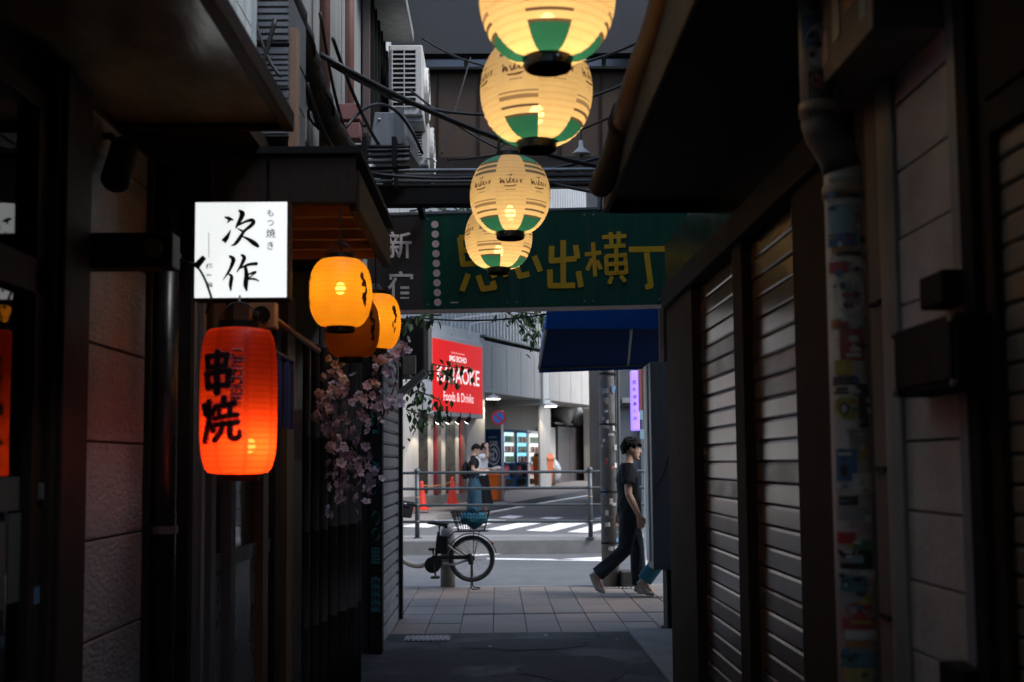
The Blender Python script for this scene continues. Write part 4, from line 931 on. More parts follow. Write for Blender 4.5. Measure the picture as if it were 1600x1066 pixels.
# red barrel lantern
c = at(373, 627, 4.30)
t = thing('red_lantern', 'tall red barrel lantern with bold black characters outside the tavern', 'lantern', c, math.radians(12))
zh, Rm = .272, .143
prof = ring_profile(Rm, zh, .075, 3.6, 76); n = 48
MB().lathe(prof, n, lambda i, k: 1 if k % 6 == 1 else (2 if i % 3 == 0 else 0), caps=False).build('paper_shade', [P_RED, P_REDLINE, P_RED2], t, smooth=True, world=False)
MB().lathe([(.078, zh-.006), (.078, zh+.025), (.066, zh+.027), (.002, zh+.027)], 28, caps=False).build('top_ring', M['cap'], t, world=False)
MB().lathe([(.002, -zh-.012), (.064, -zh-.012), (.067, -zh-.024), (.077, -zh-.024), (.077, -zh+.008)], 28, caps=False).build('bottom_ring', M['cap'], t, world=False)
MB().tube([(.07*math.cos(i*math.pi/8), 0, zh+.02+.08*math.sin(i*math.pi/8)) for i in range(9)], .003, 6).tube([(0, 0, zh+.1), (0, .2, zh+.23)], .004, 6).build('hanger', M['cable'], t, world=False)
P_PINK = paper('pink_outline_paper', (.70, .28, .27), .6)
def red_text(ch, a0, a1, z0, z1, bold, outline):
    V, Fc = fit_text(ch, (a0, a1, z0, z1), bold, 5)
    if outline:
        V2, F2 = fit_text(ch, (a0-.045, a1+.045, z0-.008, z1+.008), bold+.035, 5)
        MB().raw([on_lantern(prof, math.radians(0)+x, y_, .0022) for x, y_ in V2], F2).build('character_outline', P_PINK, t, world=False)
    MB().raw([on_lantern(prof, x, y_, .0042) for x, y_ in V], Fc).build('character', INKP, t, world=False)
RC = [[[(110, 264, 34), (175, 258, 34), (240, 254, 34)], [(236, 258, 34), (228, 326, 32)], [(114, 264, 34), (120, 336, 32)], [(118, 334, 30), (228, 324, 30)], [(112, 376, 36), (185, 366, 36), (258, 360, 36)], [(252, 366, 36), (244, 455, 34)], [(116, 378, 36), (126, 466, 34)], [(124, 462, 32), (246, 450, 32)], [(178, 236, 38), (180, 500, 40)]],
      [[(98, 580, 30), (108, 640, 26)], [(170, 585, 24), (152, 640, 24)], [(130, 556, 32), (132, 660, 32), (118, 740, 30), (100, 812, 26)], [(130, 690, 26), (158, 745, 30)], [(222, 535, 34), (224, 585, 30)], [(172, 592, 28), (235, 580, 30), (292, 572, 28)], [(192, 612, 26), (196, 650, 24)], [(262, 600, 26), (258, 645, 24)], [(165, 668, 28), (235, 652, 28), (305, 645, 28)], [(170, 708, 28), (310, 690, 28)], [(215, 700, 30), (204, 755, 30), (165, 806, 28)], [(262, 695, 32), (262, 770, 34), (285, 796, 34), (318, 782, 28), (320, 748, 18)]]]
def rmap(v, lift):
    X = (300+v[0]/4.267-373)/419.; Z = (627-(500+v[1]/4.267))/419.
    return on_lantern(prof, math.asin(max(-.985, min(.985, X/.1435))), Z, lift)
for st in RC:
    for wd, mt, nm, l0 in ((18, P_PINK, 'character_outline', .0015), (0, INKP, 'character', .0042)):
        m = MB()
        for i, s_ in enumerate(st):
            V, Fc = brush([[(x, y_, q+wd) for x, y_, q in s_]], 8 if len(s_) > 2 else 6); m.raw([rmap(v, l0+.00022*i) for v in V], Fc)
        m.build(nm, mt, t, world=False)
for i, ch in enumerate('こだわりの味'):
    z1 = .178-i*.0335; red_text(ch, -.17, .10, z1-.029, z1, .022, True)
MB().ell((.04, -.05, -.165), (.022, .022, .03), 12, 8).build('bulb', bulbm, t, smooth=True, world=False)
lamp_inside('red_lantern_lamp', c+Vector((.05, -.04, -.165)), 1.15, (1, .55, .18), .04)

# three yellow lanterns along the canopy edge
def yellow_lantern(px, py, d, power, label, sc=1.):
    c = at(px, py, d); t = thing('yellow_lantern', label, 'lantern', c, 0, group='yellow lanterns under the canopy')
    Rm, zh = .135*sc, .148*sc; prof = ring_profile(Rm, zh, .055, 2.25, 40)
    MB().lathe(prof, 40, lambda i, k: 1 if i % 3 == 0 else 0, caps=False).build('paper_shade', [P_YEL, P_YEL2], t, smooth=True, world=False)
    MB().lathe([(.062, zh-.008), (.062, zh+.018), (.002, zh+.02)], 24, caps=False).build('top_ring', M['cap'], t, world=False)
    MB().lathe([(.002, -zh-.004), (.056, -zh-.004), (.056, -zh-.02), (.062, -zh-.02), (.062, -zh+.006)], 24, caps=False).build('bottom_ring', M['cap'], t, world=False)
    MB().tube([(0, 0, zh+.02), (0, .0, zh+.22)], .004, 6).tube([(.05*math.cos(i*math.pi/8), 0, zh+.02+.05*math.sin(i*math.pi/8)) for i in range(9)], .003, 6).build('hanger', M['cable'], t, world=False)
    for a0, sg in ((.95, 1), (-1.25, -1)):
        st = [[(R.uniform(-.5, .5), v, .22), (R.uniform(-.5, .5), v-.12, .3), (R.uniform(-.5, .5), v-.2, .18)] for v in (.75, .45, .1, -.2, -.5)]
        V, Fc = brush(st, 3); MB().raw([on_lantern(prof, a0+x*.25, y_*.09, .0018) for x, y_ in V], Fc).build('brush_mark', INKP, t, world=False)
    MB().ell((0, 0, .02), (.022, .022, .026), 12, 8).build('bulb', bulbhot if power else M['white'], t, smooth=True, world=False)
    if power: lamp_inside('yellow_lantern_lamp', c+Vector((0, 0, .01)), power, (1, .62, .22), .03)
yellow_lantern(532, 458, 4.9, .66, 'front lit yellow lantern with its bulb showing through the paper')
yellow_lantern(550, 512, 5.55, 0, 'unlit dull amber lantern behind the front yellow lantern')
yellow_lantern(587, 503, 6.1, .62, 'lit yellow lantern above the hanging pink blossoms')

# square lit sign on the eatery
D1 = 4.35
t = thing('lightbox_sign', 'square white light box sign with black brush characters', 'sign', at(376, 466, D1))
a, b_ = at(304, 466, D1), at(449, 316, D1)
MB().box(a.x-.006, b_.x+.006, D1, D1+.085, a.z-.008, b_.z+.006).build('case', M['wood_dark'], t, bevel=.004)
MB().box(a.x, b_.x, D1-.006, D1-.001, a.z, b_.z).build('lit_face', glow('sign_face', (.93, .98, .96), .36, .05, 2), t, bevel=.003)
zs = lambda x, y_: at(300+x/6.27, 305+y_/6.27, D1-.008)
CH = [
 [[(322, 216, 14), (360, 228, 36), (402, 242, 16)], [(380, 238, 22), (362, 252, 24), (345, 275, 6)], [(378, 340, 8), (358, 385, 30), (330, 430, 50), (308, 440, 34)], [(325, 462, 20), (340, 430, 30)],
  [(462, 152, 22), (492, 180, 56), (478, 230, 44), (445, 290, 30), (432, 322, 16)], [(455, 295, 20), (520, 262, 26), (585, 245, 38), (602, 268, 42), (570, 305, 38), (520, 345, 30), (490, 385, 34), (455, 440, 40), (420, 480, 30), (382, 498, 8)],
  [(452, 330, 14), (490, 350, 24)], [(495, 405, 16), (550, 432, 34), (610, 472, 50), (645, 500, 34)]],
 [[(372, 600, 26), (405, 630, 46), (385, 700, 34), (350, 765, 24), (300, 835, 5)], [(358, 772, 16), (388, 800, 36), (378, 870, 38), (380, 930, 18)], [(488, 588, 26), (512, 615, 42), (485, 680, 32), (440, 752, 12)], [(480, 716, 16), (550, 682, 30), (630, 672, 36)],
  [(522, 700, 30), (534, 780, 46), (526, 880, 48), (536, 935, 18)], [(552, 778, 16), (600, 758, 24), (625, 752, 20)], [(622, 760, 20), (590, 785, 16), (556, 812, 12)], [(552, 822, 20), (610, 822, 24), (655, 842, 12)]]]
for st in CH:
    V, Fc = brush(st, 6); MB().raw([zs(*v) for v in V], Fc).build('character', M['ink'], t)
for ch, bx in (('も', (735, 800, 208, 140)), ('つ', (735, 802, 300, 245)), ('焼', (725, 818, 418, 330)), ('き', (738, 800, 535, 455)), ('梅', (135, 208, 725, 668)), ('一', (140, 190, 788, 778)), ('輪', (138, 205, 905, 850))):
    V, Fc = fit_text(ch, bx, .008); MB().raw([zs(*v) for v in V], Fc).build('character', M['ink'], t)
for k in range(8):
    V, Fc = brush([[(158, 375+k*31, 5), (170, 380+k*31, 6), (162, 392+k*31, 5)], [(166, 374+k*31, 4), (164, 393+k*31, 4)]], 2); MB().raw([zs(*v) for v in V], Fc).build('small_character', M['stick']['grey'], t)
MB().tube([at(330, 314, D1+.04), at(330, 250, D1+.06)], .008, 8).tube([at(420, 314, D1+.04), at(420, 250, D1+.06)], .008, 8).build('hanger', M['black'], t)
pts = smooth_path([at(280, 405, 4.3), at(306, 416, 4.28), at(318, 432, 4.27), at(327, 455, 4.27), at(330, 470, 4.27), at(322, 490, 4.3)], 5)
tag(MB().tube(pts, .005, 6).build('power_lead', M['cable'], smooth=True), 'thin black lead crossing the corner of the lit sign', 'cable')
tag(MB().tube([at(306, 417, 4.27), at(319, 402, 4.26)], [.014, .01], 8).build('plug', M['black_plastic']), 'black plug end at the edge of the lit sign', 'plug')
# small square box with a round eye
a = at(409, 492, 4.75); t = thing('speaker_box', 'small square box with a round eye below the lit sign', 'speaker', a)
MB().box(a.x-.055, a.x+.055, a.y, a.y+.08, a.z-.055, a.z+.055).build('box', mat('orange_lit_box', (.42, .26, .12), .6, var=.2), t, bevel=.006)  # white plate with the lanterns' orange light put into its colour
MB().tube([(a.x, a.y-.001, a.z), (a.x, a.y-.012, a.z)], .036, 20).build('dark_ring', M['black'], t)
MB().tube([(a.x-.016, a.y-.013, a.z+.004), (a.x-.016, a.y-.022, a.z+.004)], .014, 14).build('eye', M['chrome'], t)
tag(MB().tube([at(428, 498, 4.8), at(455, 518, 5.2), at(498, 548, 5.9)], .014, 8).build('canopy_pole', M['wood_brown'], smooth=True), 'slim wooden pole running along under the canopy', 'pole')
a, b_ = at(459, 720, 6.6), at(471, 640, 6.6)
tag(MB().box(a.x, b_.x, 6.6, 6.75, a.z, b_.z).build('slim_sign', mat('pale_blue_sign', (.4, .45, .55), .5, var=.3, scale=30), bevel=.004), 'slim pale blue vertical sign panel by the eatery door', 'sign')
a, b_ = at(503, 700, 7.0), at(510, 662, 7.0)
tag(MB().box(a.x, b_.x, 7.0, 7.02, a.z, b_.z).build('hanging_tag', M['stick']['red']), 'narrow red paper strip hanging beside the blossoms', 'tag')

# ------------------------------------------------------------------ artificial blossoms
def flower_mesh(matl):
    m = MB()
    for k in range(5):
        al = k*2*math.pi/5; c, s = math.cos(al), math.sin(al)
        P = lambda r, w_, z: (c*r-s*w_, s*r+c*w_, z)
        m.poly([P(.002, 0, 0), P(.014, -.010, .005), P(.026, -.007, .010), P(.023, 0, .008), P(.026, .007, .010), P(.014, .010, .005)])
    o = m.build('blossom', matl); d = o.data; COL.objects.unlink(o); bpy.data.objects.remove(o); return d
FM = [flower_mesh(q) for q in M['blossoms']]
t = thing('blossom_garland', 'pale pink artificial blossoms hanging below the yellow lanterns', 'garland', at(560, 560, 6.6))
RB = random.Random(3); L0 = Vector(t['_l'])
strands = [((505, 570), (540, 600), (520, 640), (516, 690)), ((560, 555), (590, 590), (575, 640), (560, 700)), ((600, 545), (620, 575), (610, 620), (588, 640)), ((520, 600), (560, 625), (548, 660), (540, 720)), ((516, 690), (530, 730), (528, 800)), ((560, 700), (575, 745), (572, 765)), ((545, 720), (535, 745), (540, 775)), ((590, 560), (625, 555), (628, 540)), ((510, 610), (506, 640), (516, 665)), ((580, 600), (600, 640), (590, 660))]
nf = 0
for si, s in enumerate(strands):
    dd = RB.uniform(6.3, 7.0); pts = smooth_path([at(x, y_, dd+RB.uniform(-.1, .1)) for x, y_ in s], 7)
    MB().tube(pts, .004, 5).build('twig', M['twig'], t)
    for p in pts:
        for k in range(2 if si in (4, 5, 6) or RB.random() < .55 else 1):
            if nf > 285: break
            q = p + Vector((RB.gauss(0, .035), RB.gauss(0, .05), RB.gauss(0, .035)))
            o = bpy.data.objects.new('blossom', RB.choice(FM)); COL.objects.link(o); o.parent = t; o.location = q-L0
            o.rotation_euler = (RB.uniform(.3, 2.2), RB.uniform(-.8, .8), RB.uniform(-3, 3)); o.scale = (RB.uniform(.8, 1.3),)*3; nf += 1

# ================================================================== ACROSS THE STREET
UA = math.radians(24.6); U_ = Vector((math.sin(UA), math.cos(UA), 0)); N__ = Vector((math.cos(UA), -math.sin(UA), 0)); O_ = Vector((.2, 36, 0))
def FP(t_, s_, z): return O_ + U_*t_ + N__*s_ + Vector((0, 0, z))
def onF(px, py, s_):
    """pixel -> (t, z) on the facade plane at distance s_ in front of the vending machines"""
    p = onP(px, py, O_+N__*s_, N__); return (p-O_).dot(U_), p.z
FM4 = Matrix((( U_.x, N__.x, 0, O_.x), (U_.y, N__.y, 0, O_.y), (0, 0, 1, 0), (0, 0, 0, 1)))
def fbox(m, t0, t1, s0, s1, z0, z1, k=0): return m.box(t0, t1, s0, s1, z0, z1, k, M=FM4)
def fb(name, t0, t1, s0, s1, z0, z1, material, parent, bevel=0): return fbox(MB(), t0, t1, s0, s1, z0, z1).build(name, material, parent, bevel=bevel)
def zg(t_, s_): return gz(FP(t_, s_, 0).y)
# raised pavement along the facade
fpv = MB()
ts = [-14, -9, -6, -3, 0, 4, 9, 16, 30]
for a, b_ in zip(ts, ts[1:]):
    q = []
    for tt, ss in ((a, -.7), (b_, -.7), (b_, 2.3), (a, 2.3)): p = FP(tt, ss, 0); q.append(Vector((p.x, p.y, gz(p.y)+.13)))
    fpv.poly(q)
    e0, e1 = q[3], q[2]; fpv.poly([e0, e1, e1-Vector((0, 0, .3)), e0-Vector((0, 0, .3))])
structure(fpv.build('far_pavement', mat('far_paving', (.17, .155, .145), .8, var=.2, scale=2)))
KZ = .13
# --- building
B = thing('karaoke_building', 'greige street building with corrugated upper wall and deep fascia above the vending machines', 'building', FP(0, -2, 0))
zf0, zf1 = 3.47, 4.95
fb('wall', -9.5, 30, -6, -.66, 0, 12.5, M['greige'], B)
tl = onF(757, 600, 1.0)[0]
fb('white_wall', -14, tl, -.65, 1.0, .2, zf1+.05, M['cream'], B)
# corrugated upper wall
m = MB(); t0 = -14; k = 0
prof = []
while t0 < 30:
    prof += [(t0, .0), (t0+.12, .0), (t0+.15, .05), (t0+.21, .05)]; t0 += .24
for (ta, sa), (tb, sb) in zip(prof, prof[1:]): m.poly([FP(ta, sa+.2, zf1), FP(tb, sb+.2, zf1), FP(tb, sb+.2, 12.5), FP(ta, sa+.2, 12.5)])
m.build('corrugated_wall', M['corr'], B)
t1 = onF(845, 580, 1.0)[0]; t2 = onF(856, 580, 1.0)[0]; t3 = onF(940, 590, 1.0)[0]
fb('fascia', tl+.01, t1, -.6, 1.0, zf0, zf1, M['cream'], B, .02)
fb('fascia', t1, t2, -.6, 1.08, zf0-.15, zf1+.1, M['white'], B, .02)
fb('fascia', t2, t3, -.6, 1.0, zf0, zf1-.1, M['cream'], B, .02)
for k in range(9):
    tj = tl+.5+k*1.05
    if tj < t3-.1: fb('fascia_joint', tj, tj+.025, 1.0, 1.004 if not t1 < tj < t2 else 1.084, zf0+.02, zf1-.12, M['greige'], B)
fb('fascia_cap', tl+.01, t3, -.6, 1.04, zf1+.105, zf1+.16, M['grey_metal'], B)
tc0, tc1 = onF(844, 700, .8)[0], onF(861, 700, .8)[0]
fb('column', tc0, tc1, .72, .8, .4, zf0, M['cream'], B, .02)
ta, tb = onF(858, 700, -.2)[0], onF(871, 700, -.2)[0]
fb('side_panel', ta, tb, -.6, -.2, .5, onF(860, 668, -.2)[1], M['cream'], B, .01)
# dark folding gate with panels
tg0, tg1 = onF(872, 700, -.1)[0], onF(924, 700, -.1)[0]; zgt = onF(895, 668, -.1)[1]
gatem = mat('dark_gate', (.07, .065, .068), .4, var=.3, scale=3, dirt=.5, dirtcol=(.12, .1, .1), streak=True)
for k in range(3):
    a = tg0+(tg1-tg0)*k/3; fb('gate_panel', a+.02, a+(tg1-tg0)/3-.02, -.2, -.1, .55, zgt, gatem, B, .01)
# dim loading bay above the gate with duct
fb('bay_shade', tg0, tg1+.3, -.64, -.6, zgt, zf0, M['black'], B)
a, z_ = onF(880, 655, -.2)
m = MB().tube([FP(a+x, -.3, zgt+.25+zz_) for x, zz_ in ((0, 0), (.3, .35), (.7, .5), (1.2, .35), (1.5, 0.05))], .38, 14); m.build('vent_duct', M['corr'], B, smooth=True)
fb('bay_shelf', tg0, tg1, -.5, -.2, zgt+.08, zgt+.16, M['grey_metal'], B)
tq0, tq1 = onF(928, 700, .6)[0], onF(940, 700, .6)[0]
fb('column', tq0, tq1, .2, .6, .5, zf0, M['cream'], B, .02)
fb('brick_return', tq1, tq1+3, -.5, .3, .5, 12, mat('brown_brick', (.12, .085, .065), .8, var=.35, scale=8, bump=.4), B)
# dark strips and red posts on the white wall
for k, (p0, p1, kind) in enumerate([(654, 668, 'win'), (677, 681, 'red'), (681, 687, 'brown'), (696, 711, 'win'), (717, 720, 'red'), (720, 727, 'brown')]):
    a, b_ = onF(p0, 720, 1.0)[0], onF(p1, 720, 1.0)[0]; zb, zt = onF(p0, 772, 1.0)[1], onF(p0, 640, 1.0)[1]
    mt = {'win': mat('smoked_panel', (.05, .043, .038), .3, var=.3), 'red': M['darkred'], 'brown': mat('brown_panel', (.14, .1, .085), .5, var=.2)}[kind] if k < 3 else mt_prev[kind]
    if k == 0: mt_prev = {}
    mt_prev[kind] = mt
    fb({'win': 'smoked_window', 'red': 'red_post', 'brown': 'brown_panel'}[kind], a, b_, 1.002, 1.05 if kind != 'win' else 1.012, zb, zt, mt, B)
fb('plinth', -12, tl, 1.0, 1.06, .2, onF(690, 773, 1.0)[1], M['concrete'], B)
# --- red sign
sg = thing('red_sign', 'big red billboard with white lettering on the white wall across the street', 'sign', FP(-5, 1.2, 3.2))
ta, zb = onF(676, 643, 1.22); tb, _ = onF(754, 646, 1.22); zt = onF(677, 530, 1.22)[1]; zt2 = onF(754, 542, 1.22)[1]; zt = (zt+zt2)/2; zb = (zb+onF(754, 646, 1.22)[1])/2
fb('sign_frame', ta-.1, tb+.06, 1.0, 1.215, zb-.12, zt+.12, M['white'], sg, .01)
fb('sign_face', ta, tb, 1.205, 1.225, zb, zt, glow('lit_red', (.66, .010, .010), .3, .08, .8), sg)
wl = glow('lit_white', (.9, .88, .84), .3, .04)
SW, SH = tb-ta, zt-zb
def sign_text(body, u0, u1, v0, v1, bold, matl=wl, cuts=0):
    V, Fc = fit_text(body, (ta+SW*u0, ta+SW*u1, zb+SH*v0, zb+SH*v1), bold); MB().raw([FP(x, 1.23, y_) for x, y_ in V], Fc).build('lettering', matl, sg)
sign_text('KARAOKE', .08, .93, .41, .64, .012)
sign_text('Foods & Drinks', .20, .80, .15, .28, .006)
sign_text('BIG ECHO', .32, .66, .72, .80, .035)
sign_text('Sound Entertainment', .35, .62, .835, .855, .0)
V, Fc = brush([[(0, 0, .05), (.5, .09, .09), (1, 0, .05)]], 6); MB().raw([FP(ta+SW*(.34+.3*x), 1.23, zb+SH*(.685+.12*y_)) for x, y_ in V], Fc).build('underline', M['stick']['yellow'], sg)
fb('top_rail', ta-.1, tb+.06, 1.02, 1.12, zt+.12, zt+.42, M['white'], sg)
lampon = glow('lamp_lens', (1, .93, .8), 5, .02)
for k, u in enumerate((.05, .42, .78)):
    t_ = ta+SW*u; z0 = zt+.2
    a = thing('arm_lamp', ['white swan-neck lamp at the near end of the red billboard', 'white swan-neck lamp over the middle of the red billboard', 'white swan-neck lamp at the far end of the red billboard'][k], 'lamp', FP(t_, 1.15, z0), group='lamps over the red billboard')
    pts = smooth_path([FP(t_, 1.15, z0), FP(t_, 1.15, z0+.32), FP(t_+.05, 1.3, z0+.42), FP(t_+.2, 2.3, z0+.5), FP(t_+.25, 2.7, z0+.5)], 4)
    MB().tube(pts, .022, 6).build('arm', M['white'], a, smooth=True)
    MB().tube([pts[-1], pts[-1]+N__*.12, pts[-1]+N__*.3-Vector((0, 0, .05))], [.04, .09, .1], 10).build('head', M['white'], a, smooth=True)
for k, px in enumerate((664, 686, 702, 717, 732)):
    t_, z0 = onF(px, 652, 1.3); c = FP(t_, 1.35, z0)
    a = thing('spot_lamp', 'small black spot lamp hanging under the red billboard', 'lamp', c, group='spot lamps under the red billboard')
    MB().tube([c+Vector((0, 0, .12)), c], .015, 6).build('stem', M['black'], a)
    MB().tube([c, c-N__*.1-Vector((0, 0, .14))], [.05, .07], 10).build('head', M['black'], a)
    MB().tube([c-N__*.1-Vector((0, 0, .14)), c-N__*.105-Vector((0, 0, .147))], .06, 10).build('lens', lampon, a)
    l = bpy.data.lights.new('spot_lamp_light', 'SPOT'); l.energy = 12; l.color = (1, .85, .62); l.spot_size = 1.2; l.shadow_soft_size = .06
    o = bpy.data.objects.new('spot_lamp_light', l); COL.objects.link(o); o.location = c-N__*.02-Vector((0, 0, .2)) + N__*.0; o.rotation_euler = Euler((0, 0, 0)); 
    o.rotation_euler = (Vector((0, 0, 1))+N__*.25).to_track_quat('Z', 'Y').to_euler()
for k, (px, py) in enumerate(((768, 622), (858, 634), (934, 640))):
    t_, z0 = onF(px, py, 1.2); c = FP(t_, 1.25, z0)
    a = thing('dish_lamp', ['white dish lamp beside the far edge of the red billboard', 'white dish lamp on the lit column past the vending machines', 'white dish lamp at the end of the dark folding gate'][k], 'lamp', c, group='dish lamps on the street building')
    MB().lathe([(.02, .1), (.1, .07), (.24, .0), (.25, -.03), (.22, -.03)], 16, 0, c).build('dish', M['white'], a, smooth=True)
    MB().tube([c+Vector((0, 0, .08)), c+Vector((0, 0, .2)), c-N__*.5+Vector((0, 0, .24))], .02, 6).build('arm', M['white'], a)
    MB().lathe([(.001, -.032), (.2, -.034)], 16, 0, c, caps=False).build('lens', lampon, a)
    l = bpy.data.lights.new('dish_lamp_light', 'SPOT'); l.energy = 25; l.color = (1, .88, .68); l.spot_size = 1.9; l.shadow_soft_size = .1
    o = bpy.data.objects.new('dish_lamp_light', l); COL.objects.link(o); o.location = c-Vector((0, 0, .06))
# --- vending machines
zv = zg(1, 0)+KZ
vm_col = [M['navy'], M['navy'], M['white']]
vl = ['navy drinks vending machine with a white logo on its side', 'navy drinks vending machine between its navy twin and the white machine', 'white drinks vending machine nearest the lit column']
lit = [glow('lit_shelf_%d' % i, c, .7, .25, 30) for i, c in enumerate([(.45, .62, .7), (.18, .55, .75), (.6, .6, .6)])]
cans = [mat('can_%d' % i, c, .35, var=.2) for i, c in enumerate([(.5, .35, .1), (.5, .05, .05), (.1, .3, .5), (.6, .6, .55), (.12, .35, .15), (.25, .12, .06)])]
ztv = onF(795, 671, 0)[1]
for k in range(3):
    a = thing('vending_machine', vl[k], 'vending machine', FP(k*1.02+.5, -.3, zv), group='vending machines by the street')
    fb('cabinet', k*1.02, k*1.02+1.0, -.62, -.02, zv+.06, ztv, vm_col[k], a, .02)
    fb('feet', k*1.02+.05, k*1.02+.95, -.55, -.1, zv, zv+.06, M['black'], a)
    H = ztv-zv
    fb('display_back', k*1.02+.14, k*1.02+.86, -.018, -.012, zv+H*.45, zv+H*.95, lit[k], a)
    for r in range(3):
        z0 = zv+H*(.46+.165*r); fb('shelf', k*1.02+.13, k*1.02+.87, -.02, .015, z0-.02, z0, M['white'], a)
        for j in range(7):
            c = FP(k*1.02+.2+j*.1, .0, z0); MB().lathe([(.028, 0), (.034, .01), (.034, .15), (.022, .19)], 8, 0, c).build('can', cans[(j*2+r+k) % 6], a)
    fb('glass_door', k*1.02+.12, k*1.02+.88, .04, .045, zv+H*.44, zv+H*.96, M['clearglass'], a)
    for (u0, u1, v0, v1) in ((.1, .9, .955, .975), (.1, .9, .425, .445)): fb('trim', k*1.02+u0, k*1.02+u1, -.02, .05, zv+H*v0, zv+H*v1, vm_col[k] if k < 2 else M['white'], a)
    fb('coin_panel', k*1.02+.62, k*1.02+.85, -.02, .02, zv+H*.2, zv+H*.4, M['black'], a, .005)
    fb('poster', k*1.02+.2, k*1.02+.45, -.02, -.01, zv+H*.24, zv+H*.40, cans[1], a)
    fb('dispensing_slot', k*1.02+.15, k*1.02+.75, -.02, .02, zv+H*.08, zv+H*.17, M['black'], a, .005)
    if k == 0:     # logo side facing the alley
        tw = .0
        def SP(u, v): return FP(-.004, -.62+.6*u, zv+.06+(H-.06)*v)
        V, Fc = fit_text('BOSS', (.12, .88, .24, .35), .03); MB().raw([SP(*v) for v in V], Fc).build('lettering', M['white_cloth'], a)
        V, Fc = fit_text('COFFEE', (.26, .74, .735, .80), .03); MB().raw([SP(*v) for v in V], Fc).build('lettering', M['white_cloth'], a)
        V, Fc = fit_text('SUNTORY', (.22, .7, .85, .875), .02); MB().raw([SP(*v) for v in V], Fc).build('lettering', M['white_cloth'], a)
        ringp = [[(.5+.34*math.cos(i*math.pi/16), .57+.165*math.sin(i*math.pi/16), .035) for i in range(33)]]
        V, Fc = brush(ringp, 1); MB().raw([SP(*v) for v in V], Fc).build('logo_ring', M['white_cloth'], a)
        MB().poly([SP(.5+.24*math.cos(i*math.pi/10), .57+.115*math.sin(i*math.pi/10)) for i in range(20)]).build('logo_disc', M['white_cloth'], a)
        for cx, cy, rx, ry in ((.42, .62, .12, .018), (.60, .555, .07, .05), (.40, .535, .09, .012)): MB().poly([SP(cx+rx*math.cos(i*math.pi/6), cy+ry*math.sin(i*math.pi/6))-U_*.003 for i in range(12)]).build('logo_shading', M['navy'], a)
        fb('small_print', -.006, -.004, -.5, -.14, zv+H*.19, zv+H*.2, M['white_cloth'], a)
# --- orange bins, bags, no-parking sign, cones
def obin(px, py, d, label, h=.85):
    p = at(px, py, d); a = thing('recycling_bin', label, 'bin', p, UA*-1, group='orange recycling bins')
    m = MB(); w0, w1 = .22, .27; vs = []
    for zz_, ww in ((0, w0), (h*.75, w1), (h*.78, w1*1.08), (h*.85, w1*1.08)): vs += [(-ww, -ww, zz_), (ww, -ww, zz_), (ww, ww, zz_), (-ww, ww, zz_)]
    fs = [(3, 2, 1, 0), (12, 13, 14, 15)] + [(r*4+k, r*4+(k+1) % 4, r*4+4+(k+1) % 4, r*4+4+k) for r in range(3) for k in range(4)]
    m.raw(vs, fs); m.build('body', M['orange'], a, world=False, bevel=.02)
    MB().raw([(-w1, -w1, h*.85), (w1, -w1, h*.85), (w1, w1, h*.85), (-w1, w1, h*.85), (-w1*.9, -w1*.6, h), (w1*.9, -w1*.6, h), (w1*.9, w1*.9, h), (-w1*.9, w1*.9, h)], [(0, 1, 5, 4), (1, 2, 6, 5), (2, 3, 7, 6), (3, 0, 4, 7), (4, 5, 6, 7)]).build('lid', M['orange'], a, world=False, bevel=.02)
    for x in (-.1, .1): MB().tube([(x, -w1*.95, h*.9), (x, -w1*.75, h*.93)], .05, 12).build('opening', M['black'], a, world=False)
    return a
def gdepth(px, py, lift=0):
    p = onG(px, py); return p.y
db = 31.6
b1 = at(771, 782, db); obin(771, 782, db, 'orange recycling bin with clear plastic bottles on top beside the blue machine side')
b2 = onP(849, 758, O_+N__*.55, N__); obin(849, 758, b2.y, 'orange recycling bin between the white machine and the column', 1.05)
bagm = mat('clear_bag', (.5, .52, .52), .25, var=.3, scale=15, bump=.6, bscale=12, spec=.8)
def bag(c, r, label):
    m = MB().ell((c.x, c.y, c.z+r[2]), r, 16, 12); rr = random.Random(5)
    for v in m.v:
        d = (v-(c+Vector((0, 0, r[2])))); v += d*(rr.uniform(-.14, .14))
    m.tube([c+Vector((0, 0, r[2]*1.9)), c+Vector((0, 0, r[2]*2.3))], [.03, .07], 8)
    tag(m.build('plastic_bag', bagm, smooth=True), label, 'bag', 'clear bags of empties')
q = onP(864, 757, O_+N__*.5, N__); bag(q, (.26, .26, .42), 'clear plastic bag of empty bottles standing by the pale side panel')
bag(Vector((b1.x+.12, b1.y-.05, b1.z+.74)), (.2, .16, .09), 'clear plastic bag of bottles lying on the near orange bin')
p = at(786, 783, 31.3); a = thing('parking_sign', 'round blue and red no-parking sign on a white pole', 'sign', p)
zt = at(779, 653, 31.3)
MB().tube([p, Vector((p.x, p.y, zt.z+.2))], .035, 10).build('pole', M['white'], a, smooth=True)
C_ = Vector((zt.x, zt.y-.05, zt.z))
MB().tube([C_, C_+Vector((0, -.012, 0))], .2, 28).build('red_ring', mat('sign_red', (.6, .03, .03), .4, var=.05), a)
MB().tube([C_+Vector((0, -.0125, 0)), C_+Vector((0, -.016, 0))], .145, 28).build('blue_disc', mat('sign_blue', (.03, .2, .6), .4, var=.05), a)
MB().raw([C_+Vector((x, -.018, z_)) for x, z_ in ((-.10, .13), (-.13, .10), (.10, -.13), (.13, -.10))], [(0, 1, 2, 3)]).build('slash', M['red'], a)
